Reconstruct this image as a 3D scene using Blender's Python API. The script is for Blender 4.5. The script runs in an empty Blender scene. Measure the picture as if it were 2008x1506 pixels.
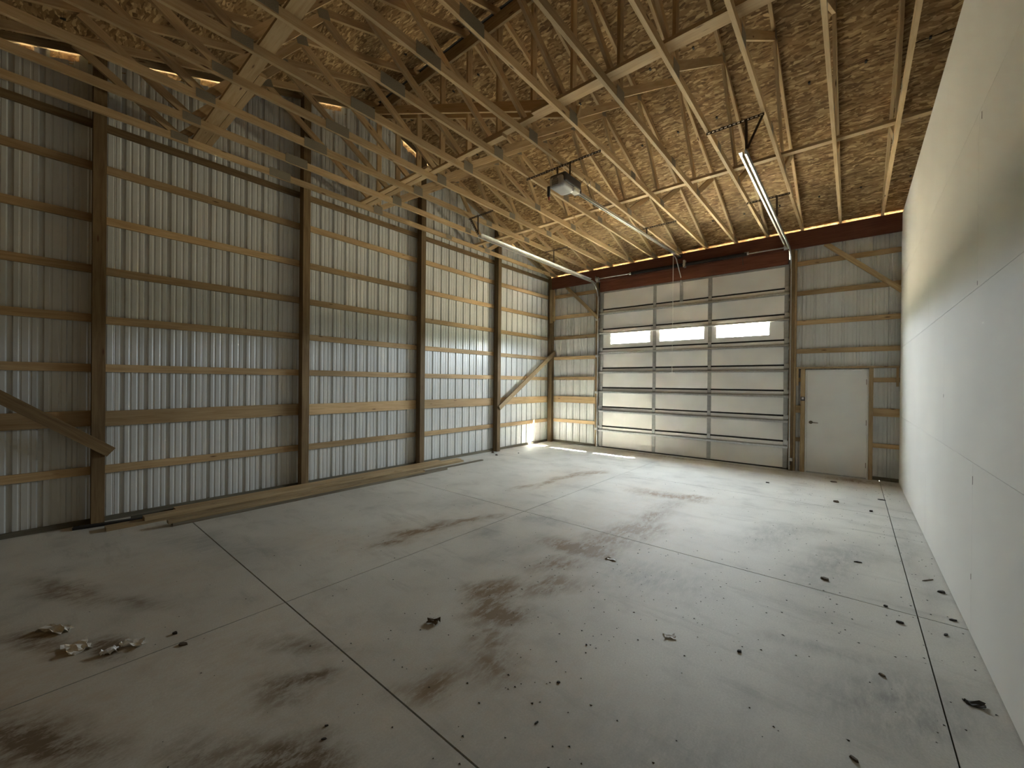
import bpy, bmesh, math, random
import numpy as np
from mathutils import Vector, Matrix

# ------------------------------------------------------------------ camera
sc = bpy.context.scene
COL = sc.collection
W_PX, H_PX, F_PX = 2008, 1506, 799.0
YAW, PITCH, ROLL = 0.6966, -0.0032, 0.0097
cam_d = bpy.data.cameras.new('camera')
cam = bpy.data.objects.new('camera', cam_d)
COL.objects.link(cam)
cam_d.sensor_fit = 'HORIZONTAL'
cam_d.sensor_width = 36.0
cam_d.lens = 36.0 * F_PX / W_PX
cam_d.clip_start, cam_d.clip_end = 0.05, 500
_f = Vector((-math.sin(YAW) * math.cos(PITCH), math.cos(YAW) * math.cos(PITCH), math.sin(PITCH)))
_r0 = Vector((math.cos(YAW), math.sin(YAW), 0))
_u0 = _r0.cross(_f)
_r = _r0 * math.cos(ROLL) + _u0 * math.sin(ROLL)
_u = -_r0 * math.sin(ROLL) + _u0 * math.cos(ROLL)
_m = Matrix((_r, _u, -_f)).transposed().to_4x4()
_m.translation = Vector((5.2676, -10.1498, 1.7433))
cam.matrix_world = _m
sc.camera = cam

# ------------------------------------------------------------------ world, sun, exposure
sc.view_settings.view_transform = 'Standard'
sc.view_settings.look = 'None'
sc.view_settings.gamma = 1.0
sc.view_settings.use_curve_mapping = False
sc.view_settings.exposure = 1.48
SKY_STRENGTH = 54.0
SUN_STRENGTH = 560.0

world = bpy.data.worlds.new('daylight')
sc.world = world
world.use_nodes = True
wn, wl = world.node_tree.nodes, world.node_tree.links
wn.clear()
_out = wn.new('ShaderNodeOutputWorld')
_bg = wn.new('ShaderNodeBackground')
_bg.inputs['Strength'].default_value = SKY_STRENGTH
_tc = wn.new('ShaderNodeTexCoord')
_sep = wn.new('ShaderNodeSeparateXYZ')
_ramp = wn.new('ShaderNodeValToRGB')
_mr = wn.new('ShaderNodeMapRange')
_mr.inputs['From Min'].default_value = -1
_mr.inputs['From Max'].default_value = 1
wl.new(_tc.outputs['Generated'], _sep.inputs[0])
wl.new(_sep.outputs['Z'], _mr.inputs['Value'])
wl.new(_mr.outputs[0], _ramp.inputs[0])
# sunlit pale gravel and dry grass below the horizon, clear sky above it
_e = _ramp.color_ramp.elements
_e[0].position, _e[0].color = 0.0, (0.92, 0.76, 0.54, 1)
_e[1].position, _e[1].color = 1.0, (0.92, 1.03, 1.18, 1)
for _p, _c in ((0.44, (0.80, 0.68, 0.47, 1)), (0.495, (0.50, 0.44, 0.30, 1)),          # ground
               (0.503, (0.16, 0.17, 0.11, 1)), (0.525, (0.18, 0.19, 0.13, 1)),        # a low tree line
               (0.540, (0.72, 0.78, 0.84, 1)), (0.60, (0.88, 0.94, 0.99, 1)), (0.75, (1.14, 1.20, 1.28, 1))):
    _x = _ramp.color_ramp.elements.new(_p)
    _x.color = _c
wl.new(_ramp.outputs[0], _bg.inputs[0])
wl.new(_bg.outputs[0], _out.inputs[0])

sun_d = bpy.data.lights.new('sun', 'SUN')
sun_d.energy = SUN_STRENGTH
sun_d.angle = math.radians(0.8)
sun_d.color = (1.0, 0.95, 0.86)
sun = bpy.data.objects.new('sun', sun_d)
COL.objects.link(sun)
sun.rotation_euler = Vector((-2.52, -0.97, -2.95)).to_track_quat('-Z', 'Y').to_euler()
sun.location = (20, 10, 25)


def portal(name, center, facing, sx, sy):
    """A sky portal: guides light sampling through an opening, gives no light itself."""
    d = bpy.data.lights.new(name, 'AREA')
    d.shape = 'RECTANGLE'
    d.size, d.size_y = sx, sy
    d.cycles.is_portal = True
    o = bpy.data.objects.new(name, d)
    COL.objects.link(o)
    o.location = center
    o.rotation_euler = Vector(facing).to_track_quat('-Z', 'Y').to_euler()
    return o


WINDOWS = [(0.245, 1.310), (1.567, 2.593), (2.866, 3.893)]
WIN_Z = (2.815, 3.165)
for _a, _b in WINDOWS:
    portal('window_sky_portal', ((_a + _b) / 2, 0.075, sum(WIN_Z) / 2), (0, -1, 0), _b - _a, WIN_Z[1] - WIN_Z[0])
portal('eave_sky_portal', (2.3, 0.066, 4.745), (0, 0, 1), 9.0, 0.03)

sc.cycles.use_denoising = True
sc.cycles.max_bounces = 9
sc.cycles.diffuse_bounces = 7
sc.cycles.glossy_bounces = 2
sc.cycles.transmission_bounces = 4
sc.cycles.transparent_max_bounces = 8
sc.cycles.caustics_reflective = False
sc.cycles.caustics_refractive = False
sc.cycles.sample_clamp_indirect = 120.0
sc.cycles.use_light_tree = False
sc.cycles.use_adaptive_sampling = True
sc.cycles.adaptive_threshold = 0.03

random.seed(7)

# ------------------------------------------------------------------ materials
MAT = {}


def new_mat(name):
    m = bpy.data.materials.new(name)
    m.use_nodes = True
    MAT[name] = m
    nt = m.node_tree
    b = nt.nodes['Principled BSDF']
    return m, nt.nodes, nt.links, b


def N(nodes, t, **kw):
    n = nodes.new(t)
    for k, v in kw.items():
        if k in n.inputs:
            n.inputs[k].default_value = v
        else:
            setattr(n, k, v)
    return n


def mix_rgb(nodes, links, fac, a, b, blend='MIX'):
    n = nodes.new('ShaderNodeMix')
    n.data_type = 'RGBA'
    n.blend_type = blend
    for i, v in ((0, fac), (6, a), (7, b)):
        if isinstance(v, (int, float)):
            n.inputs[i].default_value = v
        elif isinstance(v, tuple):
            n.inputs[i].default_value = v if len(v) == 4 else (*v, 1)
        else:
            links.new(v, n.inputs[i])
    return n.outputs[2]


def ramp(nodes, links, src, stops, interp='LINEAR'):
    n = nodes.new('ShaderNodeValToRGB')
    n.color_ramp.interpolation = interp
    els = n.color_ramp.elements
    while len(els) < len(stops):
        els.new(0.5)
    for e, (p, c) in zip(els, stops):
        e.position = p
        e.color = (c, c, c, 1) if isinstance(c, (int, float)) else (*c, 1)
    links.new(src, n.inputs[0])
    return n.outputs[0]


def plain(name, col, rough=0.6, metal=0.0, spec=0.5):
    m, n, l, b = new_mat(name)
    b.inputs['Base Color'].default_value = (*col, 1)
    b.inputs['Roughness'].default_value = rough
    b.inputs['Metallic'].default_value = metal
    b.inputs['Specular IOR Level'].default_value = spec
    return m


def wood(name, light, dark, knot=(0.10, 0.045, 0.02), rough=0.65, knots=True, vary=0.35):
    """Grain along the local X axis of each board, a little different from board to board."""
    m, n, l, b = new_mat(name)
    tc = N(n, 'ShaderNodeTexCoord')
    info = N(n, 'ShaderNodeObjectInfo')
    off = N(n, 'ShaderNodeVectorMath', operation='MULTIPLY_ADD')
    off.inputs[1].default_value = (1, 1, 1)
    comb = N(n, 'ShaderNodeCombineXYZ')
    mul = N(n, 'ShaderNodeMath', operation='MULTIPLY')
    mul.inputs[1].default_value = 37.0
    l.new(info.outputs['Random'], mul.inputs[0])
    for i in range(3):
        l.new(mul.outputs[0], comb.inputs[i])
    l.new(tc.outputs['Object'], off.inputs[0])
    l.new(comb.outputs[0], off.inputs[2])
    mp = N(n, 'ShaderNodeMapping')
    mp.inputs['Scale'].default_value = (0.9, 14, 14)
    l.new(off.outputs[0], mp.inputs[0])
    n1 = N(n, 'ShaderNodeTexNoise', Scale=2.2, Detail=3.0, Roughness=0.62, Distortion=0.6)
    l.new(mp.outputs[0], n1.inputs['Vector'])
    g = ramp(n, l, n1.outputs['Fac'], ((0.30, dark), (0.62, light)))
    # broad tone change along the board
    n2 = N(n, 'ShaderNodeTexNoise', Scale=0.8, Detail=0.0)
    l.new(off.outputs[0], n2.inputs['Vector'])
    tone = ramp(n, l, n2.outputs['Fac'], ((0.25, 1 - vary), (0.75, 1.0)))
    c = mix_rgb(n, l, 1.0, g, tone, 'MULTIPLY')
    rv = N(n, 'ShaderNodeMapRange')
    rv.inputs['To Min'].default_value = 1 - vary
    rv.inputs['To Max'].default_value = 1.08
    l.new(info.outputs['Random'], rv.inputs['Value'])
    c = mix_rgb(n, l, 1.0, c, rv.outputs[0], 'MULTIPLY')
    if knots:
        mk = N(n, 'ShaderNodeMapping')
        mk.inputs['Scale'].default_value = (1.9, 9, 9)
        l.new(off.outputs[0], mk.inputs[0])
        v = N(n, 'ShaderNodeTexVoronoi', Scale=1.0)
        l.new(mk.outputs[0], v.inputs['Vector'])
        kf = ramp(n, l, v.outputs['Distance'], ((0.05, 1.0), (0.11, 0.0)))
        c = mix_rgb(n, l, kf, c, knot)
    l.new(c, b.inputs['Base Color'])
    b.inputs['Roughness'].default_value = rough
    b.inputs['Specular IOR Level'].default_value = 0.25
    return m


wood('truss_pine', (0.66, 0.49, 0.285), (0.52, 0.36, 0.185), vary=0.22)
wood('girt_pine', (0.62, 0.45, 0.25), (0.45, 0.30, 0.145), vary=0.33)
wood('treated_post', (0.27, 0.19, 0.095), (0.17, 0.105, 0.05), vary=0.3)
wood('laminated_header', (0.22, 0.080, 0.046), (0.155, 0.050, 0.028), knots=False, vary=0.2)
wood('old_lumber', (0.50, 0.38, 0.22), (0.32, 0.225, 0.115), vary=0.35)
wood('grey_lumber', (0.30, 0.265, 0.20), (0.18, 0.15, 0.105), vary=0.3)
wood('skirt_wood', (0.19, 0.175, 0.13), (0.12, 0.11, 0.08), vary=0.2)
wood('jamb_wood', (0.50, 0.38, 0.22), (0.36, 0.24, 0.12), vary=0.2)


def osb():
    m, n, l, b = new_mat('strand_board')
    tc = N(n, 'ShaderNodeTexCoord')
    info = N(n, 'ShaderNodeObjectInfo')
    mul = N(n, 'ShaderNodeMath', operation='MULTIPLY')
    mul.inputs[1].default_value = 53.0
    l.new(info.outputs['Random'], mul.inputs[0])
    comb = N(n, 'ShaderNodeCombineXYZ')
    l.new(mul.outputs[0], comb.inputs[0])
    l.new(mul.outputs[0], comb.inputs[1])
    add = N(n, 'ShaderNodeVectorMath', operation='ADD')
    l.new(tc.outputs['Object'], add.inputs[0])
    l.new(comb.outputs[0], add.inputs[1])
    # warped strands lying in several directions
    wz = N(n, 'ShaderNodeTexNoise', Scale=5.0, Detail=1.0)
    l.new(add.outputs[0], wz.inputs['Vector'])
    wsub = N(n, 'ShaderNodeVectorMath', operation='MULTIPLY_ADD')
    wsub.inputs[1].default_value = (0.10, 0.10, 0.0)
    l.new(wz.outputs['Color'], wsub.inputs[0])
    l.new(add.outputs[0], wsub.inputs[2])
    outs = []
    for ang, sx, sy in ((0.25, 9, 42), (1.25, 11, 46), (-0.6, 10, 38)):
        mp = N(n, 'ShaderNodeMapping')
        mp.inputs['Rotation'].default_value = (0, 0, ang)
        mp.inputs['Scale'].default_value = (sx, sy, 1)
        l.new(wsub.outputs[0], mp.inputs[0])
        v = N(n, 'ShaderNodeTexVoronoi', Scale=1.0, voronoi_dimensions='2D')
        l.new(mp.outputs[0], v.inputs['Vector'])
        s = N(n, 'ShaderNodeSeparateColor')
        l.new(v.outputs['Color'], s.inputs[0])
        outs.append(s)
    sel = N(n, 'ShaderNodeTexNoise', Scale=14.0, Detail=0.0)
    l.new(add.outputs[0], sel.inputs['Vector'])
    f1 = ramp(n, l, sel.outputs['Fac'], ((0.44, 0.0), (0.50, 1.0)))
    m1 = mix_rgb(n, l, f1, outs[0].outputs[0], outs[1].outputs[0])
    gt = N(n, 'ShaderNodeMath', operation='GREATER_THAN')
    gt.inputs[1].default_value = 0.62
    l.new(outs[2].outputs[1], gt.inputs[0])
    m2 = mix_rgb(n, l, gt.outputs[0], m1, outs[2].outputs[0])
    col = ramp(n, l, m2, ((0.0, (0.14, 0.080, 0.032)), (0.35, (0.27, 0.165, 0.070)),
                          (0.75, (0.38, 0.25, 0.115)), (1.0, (0.64, 0.46, 0.24))))
    big = N(n, 'ShaderNodeTexNoise', Scale=1.6, Detail=1.0)
    l.new(add.outputs[0], big.inputs['Vector'])
    bt = ramp(n, l, big.outputs['Fac'], ((0.3, 0.80), (0.7, 1.06)))
    c = mix_rgb(n, l, 1.0, col, bt, 'MULTIPLY')
    l.new(c, b.inputs['Base Color'])
    b.inputs['Roughness'].default_value = 0.7
    b.inputs['Specular IOR Level'].default_value = 0.2


osb()


def concrete():
    m, n, l, b = new_mat('concrete')
    geo = N(n, 'ShaderNodeNewGeometry')
    P = geo.outputs['Position']

    def noise(scale, detail, rough=0.55, stretch=(1, 1, 1), rot=0.0, dist=0.0):
        mp = N(n, 'ShaderNodeMapping')
        mp.inputs['Rotation'].default_value = (0, 0, rot)
        mp.inputs['Scale'].default_value = stretch
        l.new(P, mp.inputs[0])
        t = N(n, 'ShaderNodeTexNoise', Scale=scale, Detail=detail, Roughness=rough, Distortion=dist)
        l.new(mp.outputs[0], t.inputs['Vector'])
        return t.outputs['Fac']

    big = noise(0.55, 2, 0.6)
    mid = noise(2.3, 4, 0.62)
    fine = noise(90, 1, 0.7)
    c = ramp(n, l, big, ((0.25, (0.47, 0.46, 0.415)), (0.75, (0.60, 0.595, 0.545))))
    t = ramp(n, l, mid, ((0.28, 0.76), (0.46, 0.96), (0.75, 1.05)))
    c = mix_rgb(n, l, 1.0, c, t, 'MULTIPLY')
    t = ramp(n, l, fine, ((0.25, 0.90), (0.75, 1.08)))
    c = mix_rgb(n, l, 1.0, c, t, 'MULTIPLY')
    # trowel smears and grey scuffs
    sm = noise(1.7, 4, 0.7, (0.55, 2.4, 1), 0.5)
    t = ramp(n, l, sm, ((0.30, 0.80), (0.44, 1.0)))
    c = mix_rgb(n, l, 1.0, c, t, 'MULTIPLY')

    # stain masks are stored on the slabs: R dust, G mud, B grease, A damp
    at = N(n, 'ShaderNodeAttribute', attribute_name='stain')
    sp = N(n, 'ShaderNodeSeparateColor')
    l.new(at.outputs['Color'], sp.inputs[0])
    rag = noise(10.0, 4, 0.8, (1.5, 0.7, 1), 0.35)

    streak = noise(5.0, 4, 0.8, (3.2, 0.9, 1), 0.55)

    def stain(c, mask, colour, tex, lo, hi, amount):
        # the mask fades the stain, the noise breaks it into smears and bare spots
        t = ramp(n, l, tex, ((lo, 0.0), (hi, 1.0)))
        a = N(n, 'ShaderNodeMath', operation='MULTIPLY_ADD')
        l.new(mask, a.inputs[0])
        a.inputs[1].default_value = 0.55
        k = N(n, 'ShaderNodeMath', operation='MULTIPLY')
        l.new(mask, k.inputs[0])
        l.new(t, k.inputs[1])
        l.new(k.outputs[0], a.inputs[2])
        g = N(n, 'ShaderNodeMath', operation='MULTIPLY')
        g.use_clamp = True
        g.inputs[1].default_value = amount
        l.new(a.outputs[0], g.inputs[0])
        return mix_rgb(n, l, g.outputs[0], c, colour)

    c = stain(c, sp.outputs[0], (0.46, 0.39, 0.30), rag, 0.40, 0.62, 0.55)
    c = stain(c, at.outputs['Alpha'], (0.26, 0.255, 0.235), streak, 0.38, 0.60, 0.70)
    c = stain(c, sp.outputs[1], (0.215, 0.150, 0.087), streak, 0.40, 0.57, 1.0)
    c = stain(c, sp.outputs[2], (0.165, 0.122, 0.078), rag, 0.40, 0.58, 1.05)
    l.new(c, b.inputs['Base Color'])
    b.inputs['Roughness'].default_value = 0.62
    b.inputs['Specular IOR Level'].default_value = 0.35


concrete()


def mottled(name, col, rough, metal=0.0, amt=0.08, scale=6.0, spec=0.5, bump=0.0):
    m, n, l, b = new_mat(name)
    tc = N(n, 'ShaderNodeTexCoord')
    t = N(n, 'ShaderNodeTexNoise', Scale=scale, Detail=1.0, Roughness=0.6)
    l.new(tc.outputs['Object'], t.inputs['Vector'])
    f = ramp(n, l, t.outputs['Fac'], ((0.3, 1 - amt), (0.7, 1 + amt * 0.4)))
    c = mix_rgb(n, l, 1.0, col, f, 'MULTIPLY')
    l.new(c, b.inputs['Base Color'])
    b.inputs['Roughness'].default_value = rough
    b.inputs['Metallic'].default_value = metal
    b.inputs['Specular IOR Level'].default_value = spec
    if bump:
        bp = N(n, 'ShaderNodeBump', Strength=bump, Distance=0.004)
        l.new(t.outputs['Fac'], bp.inputs['Height'])
        l.new(bp.outputs[0], b.inputs['Normal'])
    return m


mottled('steel_sheet', (0.60, 0.62, 0.61), 0.34, 0.0, 0.06, 1.4, 0.6)
mottled('drywall', (0.67, 0.66, 0.625), 0.85, 0.0, 0.05, 0.9, 0.2)
mottled('door_back', (0.82, 0.815, 0.79), 0.55, 0.0, 0.06, 2.0, 0.35)
mottled('galvanised', (0.60, 0.62, 0.62), 0.33, 0.7, 0.12, 25.0)
mottled('stile_steel', (0.42, 0.43, 0.43), 0.45, 0.35, 0.12, 12.0)
mottled('truss_plate', (0.27, 0.24, 0.18), 0.6, 0.15, 0.20, 120.0)
mottled('black_steel', (0.035, 0.03, 0.028), 0.5, 0.4, 0.1, 20.0)
mottled('dark_angle', (0.075, 0.055, 0.04), 0.5, 0.5, 0.1, 20.0)
mottled('opener_dark', (0.05, 0.048, 0.05), 0.45, 0.0, 0.05, 10.0)
mottled('opener_silver', (0.46, 0.46, 0.46), 0.38, 0.2, 0.05, 10.0)
plain('opener_lens', (0.80, 0.78, 0.70), 0.35)
plain('rubber_black', (0.012, 0.012, 0.012), 0.7)
mottled('door_white', (0.74, 0.74, 0.72), 0.5, 0.0, 0.05, 2.0)
plain('rope_white', (0.75, 0.74, 0.70), 0.8)
plain('red_plastic', (0.35, 0.05, 0.03), 0.5)
plain('brass', (0.20, 0.17, 0.13), 0.35, 0.9)
plain('paper_white', (0.80, 0.80, 0.80), 0.7)
mottled('film_plastic', (0.66, 0.64, 0.59), 0.45, 0.0, 0.25, 30.0, bump=0.4)
mottled('leaf_brown', (0.11, 0.075, 0.04), 0.7, 0.0, 0.3, 30.0)
mottled('chip_brown', (0.10, 0.075, 0.05), 0.8, 0.0, 0.3, 40.0)
mottled('chip_dark', (0.035, 0.03, 0.025), 0.8, 0.0, 0.2, 40.0)
mottled('joint_fill', (0.05, 0.045, 0.04), 0.9, 0.0, 0.2, 10.0)
mottled('roof_felt', (0.018, 0.017, 0.016), 0.95, 0.0, 0.2, 10.0)
plain('sensor_grey', (0.55, 0.52, 0.50), 0.5)


def glass():
    m, n, l, b = new_mat('window_glass')
    out = n['Material Output']
    tr = N(n, 'ShaderNodeBsdfTransparent')
    tr.inputs[0].default_value = (0.93, 0.95, 0.94, 1)
    gl = N(n, 'ShaderNodeBsdfGlossy')
    gl.inputs['Roughness'].default_value = 0.03
    lw = N(n, 'ShaderNodeLayerWeight', Blend=0.5)
    pw = N(n, 'ShaderNodeMath', operation='POWER')
    pw.inputs[1].default_value = 5.0
    l.new(lw.outputs['Facing'], pw.inputs[0])
    fr = N(n, 'ShaderNodeMath', operation='MULTIPLY_ADD')
    fr.inputs[1].default_value = 0.6
    fr.inputs[2].default_value = 0.03
    l.new(pw.outputs[0], fr.inputs[0])
    mx = N(n, 'ShaderNodeMixShader')
    l.new(fr.outputs[0], mx.inputs[0])
    l.new(tr.outputs[0], mx.inputs[1])
    l.new(gl.outputs[0], mx.inputs[2])
    l.new(mx.outputs[0], out.inputs['Surface'])


glass()

# ------------------------------------------------------------------ mesh helpers
MESH = {}
ORIGIN = {}


def link(o, parent=None):
    COL.objects.link(o)
    if parent is not None:
        o.parent = parent
        o.matrix_parent_inverse = Matrix.Translation(ORIGIN.get(parent.name, Vector((0, 0, 0)))).inverted()
    return o


def tag(o, label=None, category=None, group=None, kind=None):
    if label:
        o['label'] = label
    if category:
        o['category'] = category
    if group:
        o['group'] = group
    if kind:
        o['kind'] = kind
    return o


def empty(name, loc=(0, 0, 0)):
    o = bpy.data.objects.new(name, None)
    o.empty_display_size = 0.1
    COL.objects.link(o)
    o.location = loc
    ORIGIN[o.name] = Vector(loc)
    return o


def box_mesh(L, w, t, mat):
    """Box centred on the origin: L along X, t along Y, w along Z."""
    key = (round(L, 4), round(w, 4), round(t, 4), mat)
    if key in MESH:
        return MESH[key]
    a, b, c = L / 2, t / 2, w / 2
    v = [(-a, -b, -c), (a, -b, -c), (a, b, -c), (-a, b, -c), (-a, -b, c), (a, -b, c), (a, b, c), (-a, b, c)]
    f = [(0, 3, 2, 1), (4, 5, 6, 7), (0, 1, 5, 4), (1, 2, 6, 5), (2, 3, 7, 6), (3, 0, 4, 7)]
    me = bpy.data.meshes.new('board_mesh')
    me.from_pydata(v, [], f)
    me.materials.append(MAT[mat])
    MESH[key] = me
    return me


def board(name, p0, p1, w, t, mat, parent=None, up=(0, 0, 1)):
    """A straight board from p0 to p1 (centre line); w measured along 'up', t across."""
    p0, p1 = Vector(p0), Vector(p1)
    d = p1 - p0
    x = d.normalized()
    z = Vector(up)
    z = (z - x * z.dot(x)).normalized()
    y = z.cross(x)
    o = bpy.data.objects.new(name, box_mesh(d.length, w, t, mat))
    m = Matrix((x, y, z)).transposed().to_4x4()
    m.translation = (p0 + p1) / 2
    link(o, parent)
    if parent is not None:
        o.matrix_basis = m
    else:
        o.matrix_world = m
        ORIGIN[o.name] = Vector((0, 0, 0))
    return o


def boxes_obj(name, boxes, mat, parent=None):
    """One mesh from several axis-aligned boxes (x0,x1,y0,y1,z0,z1), about its own base point."""
    xs = [b[0] for b in boxes] + [b[1] for b in boxes]
    ys = [b[2] for b in boxes] + [b[3] for b in boxes]
    zs = [b[4] for b in boxes]
    c = Vector(((min(xs) + max(xs)) / 2, (min(ys) + max(ys)) / 2, min(zs)))
    v, f = [], []
    for x0, x1, y0, y1, z0, z1 in boxes:
        k = len(v)
        for zz in (z0, z1):
            for xx, yy in ((x0, y0), (x1, y0), (x1, y1), (x0, y1)):
                v.append((xx - c.x, yy - c.y, zz - c.z))
        f += [(k, k + 3, k + 2, k + 1), (k + 4, k + 5, k + 6, k + 7)]
        for i in range(4):
            j = (i + 1) % 4
            f.append((k + i, k + j, k + 4 + j, k + 4 + i))
    return pyobj(name, v, f, mat, c, parent)


def pyobj(name, v, f, mat, loc=(0, 0, 0), parent=None, smooth=False):
    me = bpy.data.meshes.new(name)
    me.from_pydata(v, [], f)
    me.materials.append(MAT[mat])
    if smooth:
        for p in me.polygons:
            p.use_smooth = True
    o = bpy.data.objects.new(name, me)
    link(o, parent)
    o.location = loc
    if parent is None:
        ORIGIN[o.name] = Vector(loc)
    return o


def bm_obj(name, bm, mat, loc=(0, 0, 0), parent=None, smooth=False):
    me = bpy.data.meshes.new(name)
    bmesh.ops.recalc_face_normals(bm, faces=bm.faces)
    bm.to_mesh(me)
    bm.free()
    me.materials.append(MAT[mat])
    if smooth:
        for p in me.polygons:
            p.use_smooth = True
    o = bpy.data.objects.new(name, me)
    link(o, parent)
    o.location = loc
    if parent is None:
        ORIGIN[o.name] = Vector(loc)
    return o


def add_tube(bm, pts, r, seg=8, cap=True):
    pts = [Vector(p) for p in pts]
    rings = []
    for i, p in enumerate(pts):
        a = pts[max(i - 1, 0)]
        b = pts[min(i + 1, len(pts) - 1)]
        d = (b - a).normalized()
        s = d.cross(Vector((0, 0, 1)))
        if s.length < 1e-3:
            s = d.cross(Vector((1, 0, 0)))
        s.normalize()
        t = d.cross(s)
        rr = r[i] if isinstance(r, (list, tuple)) else r
        rings.append([bm.verts.new(p + (s * math.cos(k * 2 * math.pi / seg) + t * math.sin(k * 2 * math.pi / seg)) * rr) for k in range(seg)])
    for a, b in zip(rings, rings[1:]):
        for k in range(seg):
            bm.faces.new((a[k], a[(k + 1) % seg], b[(k + 1) % seg], b[k]))
    if cap:
        bm.faces.new(rings[0])
        bm.faces.new(list(reversed(rings[-1])))


def add_sweep(bm, pts, profile, side):
    """Sweep a closed profile [(a,b)..] along pts; a along 'side', b along side x tangent."""
    pts = [Vector(p) for p in pts]
    side = Vector(side).normalized()
    rings = []
    for i, p in enumerate(pts):
        d = (pts[min(i + 1, len(pts) - 1)] - pts[max(i - 1, 0)]).normalized()
        nrm = side.cross(d).normalized()
        rings.append([bm.verts.new(p + side * a + nrm * b) for a, b in profile])
    k = len(profile)
    for r0, r1 in zip(rings, rings[1:]):
        for j in range(k):
            bm.faces.new((r0[j], r0[(j + 1) % k], r1[(j + 1) % k], r1[j]))
    bm.faces.new(rings[0])
    bm.faces.new(list(reversed(rings[-1])))


# ------------------------------------------------------------------ key dimensions (metres)
XL = -1.74            # inner face of the wall girts on the corrugated wall
XR = 5.918            # face of the drywall
YB = -11.92           # rear wall
RIDGE_Y = -5.93
DECK0 = 4.95          # underside of roof sheathing above the door wall


def deck_z(y):
    return DECK0 + (RIDGE_Y * -1 - abs(y - RIDGE_Y)) / 3.0


CHORD_Z = 4.86
TRUSS_X = [5.655 - 0.6 * i for i in range(13)]

# ------------------------------------------------------------------ floor
floor = boxes_obj('floor', [(-1.95, 6.9, YB - 0.1, 0.3, -0.12, -0.018)], 'joint_fill')
tag(floor, 'grey concrete slab floor with saw-cut joints and brown mud stains', 'floor', kind='structure')
xs = [-1.95, 1.8635, 5.6608, 6.9]
ys = [YB - 0.1, -8.829, -5.796, -2.7154, 0.3]
g = 0.004


def vnoise(x, y, seed):
    """Smooth lattice noise in 0..1."""
    rs = np.random.RandomState(seed)
    lat = rs.rand(256, 256)
    xi, yi = np.floor(x).astype(int), np.floor(y).astype(int)
    fx, fy = x - xi, y - yi
    fx, fy = fx * fx * (3 - 2 * fx), fy * fy * (3 - 2 * fy)
    q = lambda a, b: lat[a % 256, b % 256]
    return (q(xi, yi) * (1 - fx) + q(xi + 1, yi) * fx) * (1 - fy) + (q(xi, yi + 1) * (1 - fx) + q(xi + 1, yi + 1) * fx) * fy


def fbm(x, y, seed, octaves=4):
    t, a, s_ = 0, 0.5, 0
    for k in range(octaves):
        t = t + a * vnoise(x * 2 ** k, y * 2 ** k, seed + k)
        s_ += a
        a *= 0.55
    return t / s_


# (x, y, half length, half width, angle of the long axis, strength)
DUST = [(3.1, -6.0, 3.2, 1.0, 1.57, 0.55), (1.5, -7.0, 1.6, 0.6, 1.4, 0.55), (2.6, -9.2, 1.9, 1.0, 0.4, 0.6), (0.5, -9.4, 0.9, 0.45, 0.2, 0.6),
        (1.3, -3.7, 1.5, 0.5, 1.6, 0.6), (2.2, -0.6, 3.6, 0.45, 0, 0.8), (3.7, -8.4, 0.9, 0.7, 0.5, 0.65), (2.0, -10.2, 1.3, 0.7, 0.2, 0.9),
        (5.3, -0.5, 0.8, 0.5, 0, 0.9), (3.0, -3.6, 0.9, 0.5, 0.1, 0.7), (1.0, -8.0, 1.0, 0.4, 0.3, 0.5), (4.3, -1.2, 1.2, 0.4, 0.1, 0.5)]
MUD = [(3.02, -3.70, 0.62, 0.24, 0.15, 0.75), (3.35, -3.55, 0.30, 0.12, 0.4, 0.7), (3.20, -4.25, 0.45, 0.16, 1.3, 0.45), (3.25, -4.9, 0.55, 0.20, 1.5, 0.6),
       (3.30, -5.45, 0.50, 0.30, 1.3, 0.75), (3.22, -5.95, 0.35, 0.30, 0.8, 0.75), (3.05, -6.33, 0.46, 0.22, 0.25, 0.95), (3.32, -6.35, 0.20, 0.20, 0.2, 0.85),
       (3.10, -6.85, 0.40, 0.20, 1.2, 0.65), (3.30, -7.25, 0.35, 0.14, 1.1, 0.7), (2.98, -7.62, 0.30, 0.20, 1.2, 0.9), (3.28, -7.88, 0.28, 0.18, 0.9, 0.9),
       (3.12, -7.80, 0.22, 0.20, 0.3, 0.85), (3.42, -8.15, 0.22, 0.16, 1.0, 0.6), (3.62, -8.30, 0.20, 0.18, 0.3, 0.5), (3.40, -8.62, 0.24, 0.14, 1.1, 0.6),
       (1.40, -7.15, 0.50, 0.15, 1.3, 0.75), (1.58, -6.60, 0.45, 0.12, 1.4, 0.6), (1.45, -7.60, 0.28, 0.13, 1.3, 0.7), (1.70, -6.25, 0.25, 0.10, 1.1, 0.5),
       (1.20, -3.55, 0.55, 0.10, 1.5, 0.75), (1.16, -4.25, 0.50, 0.09, 1.7, 0.7), (1.40, -3.05, 0.40, 0.12, 1.3, 0.6), (1.05, -4.75, 0.35, 0.08, 1.5, 0.5),
       (2.2, -0.25, 2.6, 0.12, 0.0, 0.45), (5.3, -0.35, 0.6, 0.2, 0.0, 0.6)]
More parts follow.
